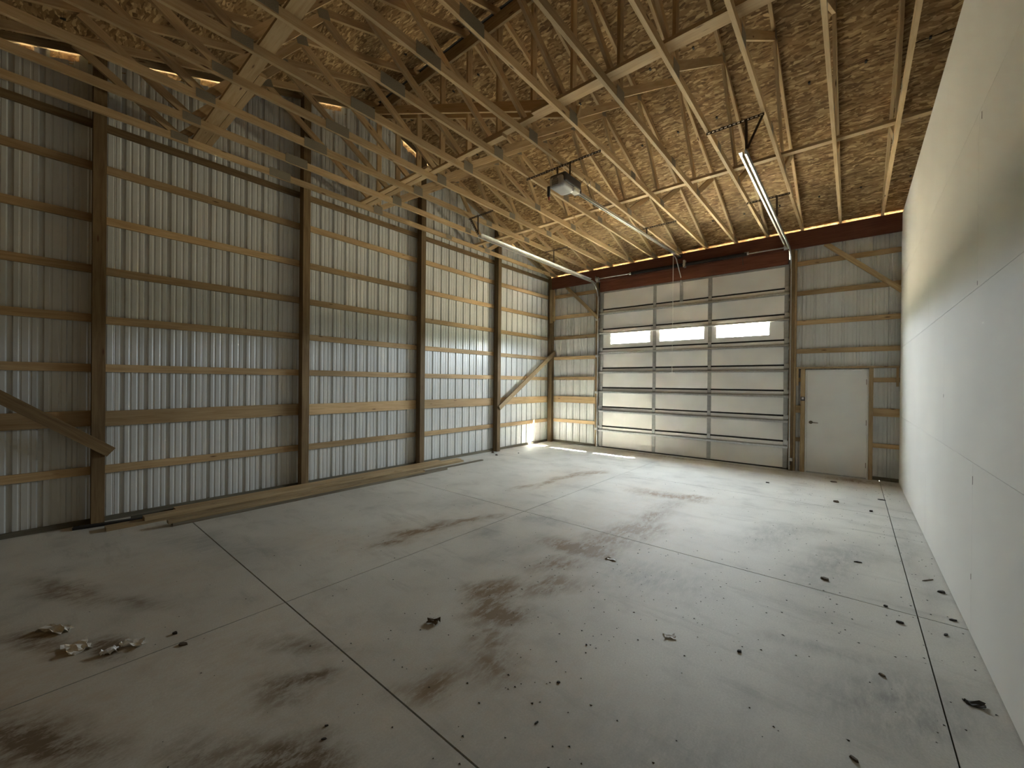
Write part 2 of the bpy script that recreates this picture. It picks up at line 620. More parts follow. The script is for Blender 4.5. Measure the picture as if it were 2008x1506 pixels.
GREASE = [(1.58, -9.78, 0.22, 0.11, 0.55, 1.0), (2.84, -9.10, 0.17, 0.06, 0.95, 0.8), (2.80, -9.22, 0.22, 0.14, 0.6, 0.45), (3.42, -9.40, 0.30, 0.22, 0.4, 0.95),
          (2.25, -10.12, 0.50, 0.16, 0.3, 0.8), (0.35, -9.93, 0.6, 0.12, 0.35, 0.55), (1.15, -10.1, 0.35, 0.12, 0.4, 0.7), (2.5, -8.95, 0.4, 0.1, 0.5, 0.35),
          (1.0, -9.6, 0.45, 0.10, 0.5, 0.4), (3.0, -9.6, 0.3, 0.15, 0.5, 0.5)]
DAMP = [(5.15, -5.0, 0.9, 0.25, 1.3, 0.6), (5.45, -7.1, 0.55, 0.35, 0.9, 0.7), (2.30, -5.90, 0.35, 0.20, 0.4, 0.75), (2.55, -6.9, 0.5, 0.2, 1.4, 0.55),
        (3.85, -6.55, 0.60, 0.42, 0.2, 0.55), (4.6, -4.5, 0.8, 0.3, 1.2, 0.5), (5.1, -6.75, 0.4, 0.10, 0.2, 0.55), (0.0, -8.9, 0.9, 0.3, 0.3, 0.55),
        (4.9, -8.2, 0.8, 0.5, 0.2, 0.5), (4.3, -8.9, 0.9, 0.4, 0.4, 0.5), (2.0, -6.7, 0.2, 0.3, 0.3, 0.5), (5.75, -4.2, 1.6, 0.1, 1.57, 0.4), (0.9, -6.2, 0.8, 0.2, 1.0, 0.4)]


def stain_mask(x, y, items, seed):
    wx = x + 0.22 * (fbm(x * 3.1, y * 3.1, seed) - 0.5) + 0.08 * (fbm(x * 11, y * 11, seed + 9) - 0.5)
    wy = y + 0.22 * (fbm(x * 3.1 + 40, y * 3.1, seed) - 0.5) + 0.08 * (fbm(x * 11 + 40, y * 11, seed + 9) - 0.5)
    out = np.zeros_like(x)
    for i, (cx, cy, a, b_, ang, s_) in enumerate(items):
        c, s2 = math.cos(ang), math.sin(ang)
        px, py = (wx - cx) * c + (wy - cy) * s2, -(wx - cx) * s2 + (wy - cy) * c
        d = np.sqrt((px / a) ** 2 + (py / b_) ** 2)
        # broom and tyre streaks along the long axis
        st = 0.55 + 0.9 * fbm(px * 1.6 + i * 7, py * 15, seed + 20 + i, 3)
        out = np.maximum(out, np.clip(1.25 - d, 0, 1) * s_ * np.clip(st, 0.3, 1.2))
    return np.clip(out, 0, 1)


def slab(x0, x1, y0, y1):
    nx, ny = max(2, int((x1 - x0) / 0.045)), max(2, int((y1 - y0) / 0.045))
    gx, gy = np.meshgrid(np.linspace(x0, x1, nx + 1), np.linspace(y0, y1, ny + 1), indexing='ij')
    X, Y = gx.ravel(), gy.ravel()
    cx, cy = (x0 + x1) / 2, (y0 + y1) / 2
    v = [(a - cx, b - cy, 0.0) for a, b in zip(X.tolist(), Y.tolist())]
    w = ny + 1
    f = [(i * w + j, (i + 1) * w + j, (i + 1) * w + j + 1, i * w + j + 1) for i in range(nx) for j in range(ny)]
    k = len(v)
    for a, b in ((x0, y0), (x1, y0), (x1, y1), (x0, y1)):
        v.append((a - cx, b - cy, -0.018))
    cor = [0, nx * w, nx * w + ny, ny]
    for i in range(4):
        j = (i + 1) % 4
        f.append((k + i, k + j, cor[j], cor[i]))
    o = pyobj('concrete_slab', v, f, 'concrete', (cx, cy, 0), floor)
    at = o.data.color_attributes.new('stain', 'FLOAT_COLOR', 'POINT')
    arr = np.zeros((len(v), 4), dtype=np.float32)
    for ch, (items, sd) in enumerate(((DUST, 11), (MUD, 31), (GREASE, 51), (DAMP, 71))):
        arr[:k, ch] = stain_mask(X, Y, items, sd)
    at.data.foreach_set('color', arr.ravel())
    return o


for i in range(3):
    for j in range(4):
        slab(xs[i] + (g if i else 0), xs[i + 1] - (g if i < 2 else 0), ys[j] + (g * 1.3 if j else 0), ys[j + 1] - (g * 1.3 if j < 3 else 0))

# ------------------------------------------------------------------ corrugated sheets
RIB = 0.2237


def rib_profile():
    """(offset along the wall, depth outwards) over one major-rib pitch, rib centred on 0."""
    pts = [(-0.028, 0.0), (-0.017, 0.022), (0.017, 0.022), (0.028, 0.0)]
    for c in (0.0745, 0.1490):
        pts += [(c - 0.014, 0.0), (c - 0.006, 0.004), (c + 0.006, 0.004), (c + 0.014, 0.0)]
    return pts


def sheet(name, u0, u1, phase, zbot, ztop, place, parent, extra=()):
    """Corrugated steel from u0 to u1 along the wall; ztop(u) gives the cut at the top."""
    prof = [(u0, 0.0)]
    k = math.floor((u0 - phase) / RIB) - 1
    while phase + k * RIB < u1 + RIB:
        for a, d in rib_profile():
            u = phase + k * RIB + a
            if u0 + 0.001 < u < u1 - 0.001:
                prof.append((u, d))
        k += 1
    prof.append((u1, 0.0))
    for e in extra:
        if u0 < e < u1:
            for i in range(len(prof) - 1):
                (a, da), (b, db) = prof[i], prof[i + 1]
                if a + 1e-4 < e < b - 1e-4:
                    t = (e - a) / (b - a)
                    prof.insert(i + 1, (e, da + (db - da) * t))
                    break
    v, f = [], []
    for u, d in prof:
        x, y = place(u, d)
        v.append((x, y, zbot))
        v.append((x, y, ztop(u)))
    n = len(prof)
    for i in range(n - 1):
        f.append((2 * i, 2 * i + 2, 2 * i + 3, 2 * i + 1))
    c = Vector(v[0])
    v = [tuple(Vector(p) - c) for p in v]
    return pyobj(name, v, f, 'steel_sheet', c, parent)


wall_left = tag(empty('wall_left', (XL - 0.04, -6.0, 0)), 'tall corrugated steel gable wall with wooden girts and posts', 'wall', kind='structure')
SLOTS = [(-10.35, -10.27), (-10.2, -10.10), (-9.98, -9.75), (-9.68, -9.64), (-9.10, -8.67), (-8.59, -8.26),
         (-7.75, -7.63), (-6.92, -6.55), (-5.25, -4.85), (-4.69, -4.57), (-2.2, -1.6)]


def left_top(y):
    for a, b in SLOTS:
        if a <= y <= b:
            return deck_z(y) - 0.17
    return deck_z(y) - 0.005


edges = sorted(e for s in SLOTS for e in (s[0], s[0] - 0.002, s[1], s[1] + 0.002)) + [RIDGE_Y]
u = -9.367 - RIB * 12 - RIB / 3
while u < 0.07:
    a, b = max(u, YB), min(u + RIB * 4, 0.09)
    if b - a > 0.02:
        sheet('steel_sheet', a, b, -9.367, 0.0, left_top, lambda y, d: (XL - 0.038 - d, y), wall_left, edges)
    u += RIB * 4

POST_Y = [YB + 0.07, -9.587, -7.20, -4.84, -2.45, -0.055]
PW, PD = 0.114, 0.14      # post width along the wall and depth
for y in POST_Y:
    top = min(deck_z(y - PW / 2), deck_z(y + PW / 2)) - 0.10
    board('post', (XL + PD / 2 + 0.001, y, 0.0), (XL + PD / 2 + 0.001, y, top), PW, PD, 'treated_post', wall_left, up=(0, 1, 0))
GIRT_Z = [(0.635, 0.095), (1.262, 0.185), (1.875, 0.095), (2.466, 0.095), (3.063, 0.095), (3.672, 0.095), (4.29, 0.095)]
for i in range(5):
    y0, y1 = POST_Y[i], POST_Y[i + 1]
    for z, h in GIRT_Z:
        dz = random.uniform(-0.008, 0.008)
        e = 0.0 if i < 4 else 0.05
        board('girt', (XL - 0.019, y0, z + dz), (XL - 0.019, y1 + e, z - dz), h, 0.036, 'girt_pine', wall_left)
    board('top_girt', (XL - 0.019, y0, 4.80), (XL - 0.019, y1, 4.80), 0.09, 0.036, 'treated_post', wall_left)
    board('skirt_board', (XL - 0.019, y0, 0.028), (XL - 0.019, y1, 0.028), 0.056, 0.034, 'skirt_wood', wall_left)
for ya, yb in ((YB, RIDGE_Y), (0.03, RIDGE_Y)):
    board('rake_board', (XL - 0.017, ya, deck_z(ya) - 0.052), (XL - 0.017, yb, deck_z(yb) - 0.052), 0.086, 0.034, 'old_lumber', wall_left, up=(0, 0, 1))
# diagonal wind braces on the post faces
board('brace', (XL + PD + 0.021, 0.03, 2.66), (XL + PD + 0.021, -2.46, 1.10), 0.12, 0.038, 'old_lumber', wall_left)
board('brace', (XL + PD + 0.021, -9.48, 0.86), (XL + PD + 0.021, -11.9, 2.83), 0.12, 0.038, 'treated_post', wall_left)

# ------------------------------------------------------------------ door wall
wall_front = tag(empty('wall_front', (2.0, 0.05, 0)), 'corrugated steel wall framing the sectional overhead door', 'wall', kind='structure')
DX0, DX1 = -0.10, 4.25
DTOP = 4.262
flat = lambda h: (lambda u: h)
front = lambda u, d: (u, 0.042 + d)
PHF = -1.60
for a, b in ((-1.81, -1.81 + 0.92), (-0.89, DX0 + 0.02)):
    sheet('steel_sheet', a, b, PHF, 0.0, flat(4.85), front, wall_front)
for a, b, zb, zt in ((DX0, 1.0, DTOP, 4.85), (1.0, 2.2, DTOP, 4.85), (2.2, 3.3, DTOP, 4.85), (3.3, DX1, DTOP, 4.85)):
    sheet('steel_sheet', a, b, PHF, zb, flat(zt), front, wall_front)
sheet('steel_sheet', DX1 - 0.02, 4.53, PHF, 0.0, flat(4.85), front, wall_front)
sheet('steel_sheet', 4.53, 5.50, PHF, 2.06, flat(4.85), front, wall_front)
sheet('steel_sheet', 5.50, 6.9, PHF, 0.0, flat(4.85), front, wall_front)
# girts left of the door
for z, h in GIRT_Z:
    z2 = z + 0.012
    board('girt', (XL + 0.02, 0.019, z2), (-0.12, 0.019, z2), h, 0.036, 'girt_pine', wall_front)
# girts right of the door
for z in (2.44, 3.02, 3.622, 4.228):
    board('girt', (4.33, 0.019, z), (XR + 0.4, 0.019, z), 0.092, 0.036, 'girt_pine', wall_front)
for z, h in ((0.64, 0.08), (1.26, 0.15), (1.86, 0.085)):
    board('girt', (5.56, 0.019, z), (XR + 0.3, 0.019, z), h, 0.036, 'girt_pine', wall_front)
    board('girt', (4.33, 0.019, z), (4.46, 0.019, z), h, 0.036, 'girt_pine', wall_front)
board('skirt_board', (XL, 0.02, 0.03), (DX0 - 0.02, 0.02, 0.03), 0.06, 0.034, 'skirt_wood', wall_front)
board('skirt_board', (5.56, 0.02, 0.03), (XR + 0.4, 0.02, 0.03), 0.06, 0.034, 'skirt_wood', wall_front)
# posts beside the overhead door and wood nailed to the corner post
board('post', (4.297, -0.045, 0.0), (4.297, -0.045, 4.52), 0.075, 0.11, 'treated_post', wall_front, up=(1, 0, 0))
board('jamb_board', (4.355, -0.02, 0.0), (4.355, -0.02, 4.50), 0.036, 0.09, 'jamb_wood', wall_front, up=(1, 0, 0))
board('post', (-0.165, 0.005, 0.0), (-0.165, 0.005, 4.52), 0.075, 0.06, 'treated_post', wall_front, up=(1, 0, 0))
board('cripple_block', (XL + PD + 0.018, -0.055, 3.58), (XL + PD + 0.018, -0.055, 4.51), 0.10, 0.034, 'jamb_wood', wall_front, up=(0, 1, 0))
board('cripple_block', (XL + PD - 0.02, -0.132, 3.52), (XL + PD - 0.02, -0.132, 4.51), 0.08, 0.034, 'jamb_wood', wall_front, up=(1, 0, 0))
# knee braces under the header
board('brace', (-1.13, -0.075, 4.53), (-0.10, -0.075, 3.53), 0.085, 0.036, 'old_lumber', wall_front)
board('brace', (4.83, -0.075, 4.53), (XR + 0.02, -0.075, 3.46), 0.085, 0.036, 'jamb_wood', wall_front)
# studs and lintel round the small door
board('stud', (4.492, -0.02, 0.0), (4.492, -0.02, 2.08), 0.070, 0.09, 'jamb_wood', wall_front, up=(1, 0, 0))
board('stud', (5.530, -0.02, 0.0), (5.530, -0.02, 2.08), 0.060, 0.09, 'jamb_wood', wall_front, up=(1, 0, 0))
board('lintel', (4.375, -0.02, 2.099), (XR - 0.004, -0.02, 2.099), 0.036, 0.09, 'jamb_wood', wall_front)
board('cripple_block', (4.40, -0.045, 1.74), (4.40, -0.045, 2.08), 0.036, 0.038, 'jamb_wood', wall_front, up=(1, 0, 0))
board('cripple_block', (XR - 0.03, -0.045, 1.74), (XR - 0.03, -0.045, 2.08), 0.036, 0.038, 'jamb_wood', wall_front, up=(1, 0, 0))

# unseen boards added outside both doors to block light leaks
boxes_obj('leak_board', [(DX0 - 0.08, DX1 + 0.06, 0.0462, 0.080, 4.20, 4.36), (DX0 - 0.08, -0.03, 0.0462, 0.080, 0.0, 4.20), (4.20, DX1 + 0.06, 0.0462, 0.080, 0.0, 4.20)], 'door_back', wall_front)
boxes_obj('leak_board', [(4.44, 4.60, 0.044, 0.095, 0.0, 2.14), (5.43, 5.59, 0.044, 0.095, 0.0, 2.14), (4.60, 5.43, 0.044, 0.095, 1.99, 2.14), (4.60, 5.43, 0.044, 0.095, 0.0, 0.03)], 'door_white', wall_front)

# ------------------------------------------------------------------ header beams
h1 = board('header_beam', (XL + PD + 0.001, -0.115, 4.685), (XR + 0.9, -0.115, 4.685), 0.335, 0.045, 'laminated_header')
tag(h1, 'long red-brown laminated header beam carrying the truss ends', 'beam')
h2 = board('header_beam', (-0.06, -0.045, 4.395), (4.225, -0.045, 4.395), 0.30, 0.045, 'laminated_header')
tag(h2, 'shorter red-brown header board directly above the overhead door', 'beam')

# ------------------------------------------------------------------ drywall partition
wall_right = tag(empty('wall_right', (XR + 0.06, -6.0, 0)), 'plain white drywall partition on the right', 'wall', kind='structure')
WTOP = 4.826
boxes_obj('stud_core', [(XR + 0.0135, XR + 0.11, YB, -0.055, 0.0, WTOP - 0.002)], 'jamb_wood', wall_right)
courses = [(0.0, 1.215, -5.88), (1.215, 2.425, -4.64), (2.425, 3.635, -5.94), (3.635, WTOP, -4.64)]
gap = 0.0012
for z0, z1, ph in courses:
    cuts = [YB]
    y = ph - 2.38 * 4
    while y < -0.2:
        if y > YB + 0.2:
            cuts.append(y)
        y += 2.38
    cuts.append(-0.055)
    for a, b in zip(cuts, cuts[1:]):
        boxes_obj('drywall_sheet', [(XR, XR + 0.0125, a + gap, b - gap, z0 + (gap if z0 else 0.012), z1 - gap)], 'drywall', wall_right)

for yy, zz, hh in ((-6.02, 3.577, 0.05), (-5.885, 1.09, 0.06), (-5.872, 0.41, 0.04), (-4.645, 1.66, 0.03), (-5.95, 2.46, 0.03)):
    boxes_obj('scuff', [(XR - 0.0012, XR + 0.004, yy - 0.004, yy + 0.004, zz - hh / 2, zz + hh / 2)], 'dark_angle', wall_right)

# rear wall, and an unseen end wall added to keep sky light out
wall_back = tag(empty('wall_back', (2.0, YB, 0)), 'corrugated steel rear wall', 'wall', kind='structure')
x = XL - 0.06
while x < 6.9:
    sheet('steel_sheet', x, min(x + RIB * 4, 6.9), x, 0.0, flat(4.94), lambda u, d: (u, YB - 0.04 - d), wall_back)
    x += RIB * 4
boxes_obj('strand_board_sheet', [(XL - 0.03, 6.88, YB - 0.001, YB + 0.011, 0.0, 4.84)], 'strand_board', wall_back)  # unseen brown lining added to cut light bounced off the rear wall
for z, h in GIRT_Z:
    board('girt', (XL, YB - 0.02, z), (6.8, YB - 0.02, z), h, 0.036, 'girt_pine', wall_back)
wall_sky_block = tag(empty('wall_sky_block', (6.9, -6.0, 0)), 'unseen corrugated steel wall added behind the drywall partition to block sky light', 'wall', kind='structure')
y = YB - 0.05
while y < 0.05:
    sheet('steel_sheet', y, min(y + RIB * 4, 0.05), y, 0.0, lambda v: deck_z(v) - 0.005, lambda v, d: (6.9 + d, v), wall_sky_block, [RIDGE_Y])
    y += RIB * 4

# ------------------------------------------------------------------ roof sheathing
ceiling = tag(empty('ceiling', (2.3, RIDGE_Y, DECK0)), 'strand-board roof sheathing seen from below', 'ceiling', kind='structure')
SL = math.sqrt(1 + 1 / 9.0)
PITCH_A = math.atan(1 / 3.0)
XROOF = (-2.18, 6.98)
ROWY = [0.36, -0.80, -1.957, -3.114, -4.27, -5.427, RIDGE_Y + 0.045]


def deck_sheet(x0, x1, ya, yb, mirror, gapy=0.0016):
    """A sheathing panel between ya and yb on the door-side slope, or its mirror image."""
    L = abs(yb - ya) * SL - gapy * 2
    W = (x1 - x0) - 0.003
    me = box_mesh(W, 0.011, L, 'strand_board')
    o = bpy.data.objects.new('strand_board_sheet', me)
    link(o, ceiling)
    yc = (ya + yb) / 2
    ang = -PITCH_A
    if mirror:
        yc = 2 * RIDGE_Y - yc
        ang = PITCH_A
    z = deck_z(yc) + 0.0055 * SL
    m = Matrix.Rotation(ang, 4, 'X')
    m.translation = Vector(((x0 + x1) / 2, yc, z))
    o.matrix_basis = m
    return o


for mirror in (False, True):
    for r in range(len(ROWY) - 1):
        off = 0.0 if r % 2 == 0 else 1.2
        cuts = [XROOF[0]]
        x = 5.655 - 2.4 * 4 + off
        while x < XROOF[1] - 0.1:
            if x > XROOF[0] + 0.1:
                cuts.append(x)
            x += 2.4
        cuts.append(XROOF[1])
        for a, b in zip(cuts, cuts[1:]):
            wide = a > 5.5
            deck_sheet(a, b, ROWY[r], ROWY[r + 1], mirror, 0.013 if wide else 0.0016)
# underlay above the sheathing and the dark ridge vent
for s in (1, -1):
    ya, yb = RIDGE_Y + s * (0.42 - RIDGE_Y), RIDGE_Y
    v = []
    for y in (ya, yb):
        for x in (XROOF[0] - 0.02, XROOF[1] + 0.02):
            v.append((x - 2.3, y - RIDGE_Y, deck_z(y) - DECK0 + 0.0135))
    for y in (ya, yb):
        for x in (XROOF[0] - 0.02, XROOF[1] + 0.02):
            v.append((x - 2.3, y - RIDGE_Y, deck_z(y) - DECK0 + 0.03))
    pyobj('roof_underlay', v, [(0, 1, 3, 2), (4, 6, 7, 5), (0, 4, 5, 1), (0, 2, 6, 4), (1, 5, 7, 3), (2, 3, 7, 6)], 'roof_felt', (2.3, RIDGE_Y, DECK0), ceiling)
board('eave_fascia', (XROOF[0], 0.38, deck_z(0.36) - 0.095), (XROOF[1], 0.38, deck_z(0.36) - 0.095), 0.23, 0.02, 'jamb_wood', ceiling)
board('rake_fascia', (XROOF[0] - 0.012, 0.36, deck_z(0.36) - 0.095), (XROOF[0] - 0.012, RIDGE_Y, deck_z(RIDGE_Y) - 0.095), 0.23, 0.02, 'jamb_wood', ceiling)
board('rake_fascia', (XROOF[0] - 0.012, 2 * RIDGE_Y - 0.36, deck_z(0.36) - 0.095), (XROOF[0] - 0.012, RIDGE_Y, deck_z(RIDGE_Y) - 0.095), 0.23, 0.02, 'jamb_wood', ceiling)
# unseen boards under the overhangs, added to cut light at the vent slots
boxes_obj('eave_light_baffle', [(XROOF[0], XROOF[1], 0.078, 0.37, 4.752, 4.760)], 'jamb_wood', ceiling)
for sgn in (1, -1):
    ye, yr = RIDGE_Y + sgn * (0.36 - RIDGE_Y), RIDGE_Y
    v = []
    for zz in (-0.20, -0.19):
        for yy in (ye, yr):
            for xx in (XROOF[0] - 0.005, XL - 0.058):
                v.append((xx - 2.3, yy - RIDGE_Y, deck_z(yy) + zz - DECK0))
    pyobj('rake_light_baffle', v, [(0, 1, 3, 2), (4, 6, 7, 5), (0, 4, 5, 1), (0, 2, 6, 4), (1, 5, 7, 3), (2, 3, 7, 6)], 'jamb_wood', (2.3, RIDGE_Y, DECK0), ceiling)
# panel clips: small dark steel clips on the seams midway between trusses
clips = []
for mirror in (False, True):
    for y in ROWY[1:6]:
        for x in TRUSS_X + [6.255]:
            yy = 2 * RIDGE_Y - y if mirror else y
            xx = x - 0.3 + random.uniform(-0.02, 0.02)
            z = deck_z(yy)
            clips.append((xx - 0.012, xx + 0.012, yy - 0.022, yy + 0.022, z - 0.012, z + 0.004))
tag(boxes_obj('sheathing_clips', clips, 'rubber_black', ceiling), kind='stuff')

# ------------------------------------------------------------------ roof trusses
ORD = ['nearest the drywall partition', 'second from the drywall partition', 'third from the drywall partition',
       'fourth from the drywall partition', 'fifth from the drywall partition', 'sixth from the drywall partition',
       'seventh and middle of the thirteen trusses', 'sixth from the corrugated gable wall', 'fifth from the corrugated gable wall',
       'fourth from the corrugated gable wall', 'third from the corrugated gable wall', 'second from the corrugated gable wall',
       'closest to the corrugated gable wall']
T = 0.038
HB = CHORD_Z + 0.0445
TOPC = 0.094 / 2


def mir(y):
    return 2 * RIDGE_Y - y


def make_truss(x, first=None):
    root = empty('roof_truss', (x, RIDGE_Y, CHORD_Z))
    P = lambda y, z: (x, y, z)
    # bottom chord in three spliced lengths
    for a, b in ((0.02, -4.22), (-4.22, mir(-4.22)), (mir(-4.22), mir(0.02))):
        if abs(a - b) > 0:
            board('bottom_chord', P(a, HB), P(b, HB), 0.089, T, 'truss_pine', root)
    for m in (False, True):
        M = (lambda y: mir(y)) if m else (lambda y: y)
        tz = lambda y: deck_z(M(y)) - TOPC
        board('top_chord', P(M(0.33), DECK0 - 0.33 / 3 - TOPC), P(M(RIDGE_Y + 0.002), tz(RIDGE_Y + 0.002)), 0.0885, T, 'truss_pine', root)
        # webs
        board('web', P(M(-5.98), CHORD_Z + 0.07), P(M(-4.03), deck_z(-4.03) - 0.10), 0.089, T - 0.002, 'truss_pine', root)
        board('web', P(M(-3.02), CHORD_Z + 0.08), P(M(-4.02), deck_z(-4.02) - 0.10), 0.089, T - 0.004, 'truss_pine', root)
        board('web', P(M(-2.98), CHORD_Z + 0.08), P(M(-2.06), deck_z(-2.06) - 0.10), 0.089, T - 0.002, 'truss_pine', root)
        for s in (-1, 1):
            xp = x + s * (T / 2 + 0.0008)
            Q = lambda y, z: (xp, y, z)
            big = 0.30 if m else 0.16
            board('truss_plate', Q(M(-4.22) - big / 2, HB + 0.012), Q(M(-4.22) + big / 2, HB + 0.012), 0.125 if m else 0.10, 0.0014, 'truss_plate', root)
            y = M(-3.0)
            board('truss_plate', Q(y - 0.09, HB + 0.02), Q(y + 0.09, HB + 0.02), 0.10, 0.0014, 'truss_plate', root)
            y = M(-4.03)
            zz = deck_z(y) - 0.075
            board('truss_plate', Q(y - 0.07, zz - 0.023), Q(y + 0.07, zz + 0.023) if not m else Q(y + 0.07, zz + 0.023), 0.11, 0.0014, 'truss_plate', root)
            y = M(-0.20)
            board('truss_plate', Q(y - 0.15, HB + 0.015), Q(y + 0.15, HB + 0.015), 0.085, 0.0014, 'truss_plate', root)
    board('king_post', P(RIDGE_Y, CHORD_Z + 0.088), P(RIDGE_Y, deck_z(RIDGE_Y) - 0.09), 0.089, T - 0.002, 'truss_pine', root, up=(0, 1, 0))
    for s in (-1, 1):
        xp = x + s * (T / 2 + 0.0016)
        board('truss_plate', (xp, RIDGE_Y - 0.11, HB + 0.025), (xp, RIDGE_Y + 0.07, HB + 0.025), 0.14, 0.0014, 'truss_plate', root)
    return root


for i, x in enumerate(TRUSS_X):
    t = make_truss(x)
    tag(t, 'pine roof truss ' + ORD[i] if 'truss' not in ORD[i] else 'pine roof truss, ' + ORD[i], 'roof truss', 'roof trusses')

# lengthwise brace boards tying the trusses together
ZB = CHORD_Z + 0.089 + 0.02
braces = [
    ('flat', -1.60, 1.10, -3.36, 0.0, 'pine brace board over the truss chords halfway to the door, next to the gable wall'),
    ('flat', 0.75, 3.95, -3.28, 0.0405, 'pine brace board over the truss chords above the door opener rail'),
    ('flat', 3.55, 6.6, -3.36, 0.0, 'pine brace board over the truss chords beside the drywall, behind the door track'),
    ('flat', -1.60, 0.35, -6.252, 0.0, 'short pine brace beside the king posts at the gable wall, rear board of the pair'),
    ('flat', 2.30, 6.6, -6.252, 0.0, 'pine brace beside the king posts at the drywall end, rear board of the pair'),
    ('flat', -1.60, 1.75, -6.145, 0.0, 'pine brace beside the king posts at the gable wall, door-side board of the pair'),
    ('flat', 1.40, 6.6, -6.145, 0.0405, 'pine brace beside the king posts at the drywall end, door-side board of the pair'),
]
for k, x0, x1, y, dz, lab in braces:
    o = board('truss_brace', (x0, y, ZB + dz), (x1, y, ZB + dz), 0.038, 0.089, 'truss_pine')
    tag(o, lab, 'brace')
o = board('truss_brace', (-1.60, -8.655, ZB), (2.4, -8.655, ZB), 0.038, 0.14, 'truss_pine')
tag(o, 'wide pale brace plank over the trusses nearest the camera on the left', 'brace')
o = board('truss_brace', (-1.60, -8.545, ZB), (0.45, -8.545, ZB), 0.038, 0.07, 'truss_pine')
tag(o, 'narrow brace laid against the wide pale plank at the gable wall', 'brace')
o = board('truss_brace', (1.9, -8.655, ZB + 0.0405), (6.6, -8.655, ZB + 0.0405), 0.038, 0.14, 'truss_pine')
tag(o, 'wide brace plank over the trusses above the camera', 'brace')
o = board('ridge_board', (-1.60, RIDGE_Y - 0.066, 6.72), (6.6, RIDGE_Y - 0.066, 6.72), 0.184, 0.038, 'old_lumber')
tag(o, 'wide knotty board running along the roof ridge under the dark vent slot', 'ridge board')
o = board('truss_brace', (-1.55, RIDGE_Y + 0.066, 6.735), (2.70, RIDGE_Y + 0.066, 5.02), 0.125, 0.038, 'truss_pine')
tag(o, 'sloping brace board on the door side of the king posts', 'brace')
o = board('truss_brace', (-1.50, RIDGE_Y - 0.108, 6.71), (2.55, RIDGE_Y - 0.108, 5.075), 0.125, 0.038, 'truss_pine')
tag(o, 'sloping brace board on the rear side of the king posts', 'brace')

# ------------------------------------------------------------------ sectional overhead door
door1 = tag(empty('door_1', (2.08, 0.02, 0)), 'closed white sectional overhead door with three narrow windows', 'door', kind='structure')
JZ = [4.250, 3.750, 3.212, 2.678, 2.151, 1.621, 1.099, 0.569, 0.028]
COLS = [(0.013, 1.392), (1.470, 2.682), (2.760, 4.160)]
STILES = [(-0.075, 0.013), (1.392, 1.470), (2.682, 2.760), (4.160, 4.238)]


def chamfer_panel(name, x0, x1, z0, z1, y0, y1, mat, parent, c=0.022):
    p = [(x0 + c, z0), (x1 - c, z0), (x1, z0 + c), (x1, z1 - c), (x1 - c, z1), (x0 + c, z1), (x0, z1 - c), (x0, z0 + c)]
    cx, cz = (x0 + x1) / 2, z0
    v = [(a - cx, y0, b - cz) for a, b in p] + [(a - cx, y1, b - cz) for a, b in p]
    f = [tuple(range(8)), tuple(reversed(range(8, 16)))]
    for i in range(8):
        j = (i + 1) % 8
        f.append((i, i + 8, j + 8, j))
    return pyobj(name, v, f, mat, (cx, 0, cz), parent)


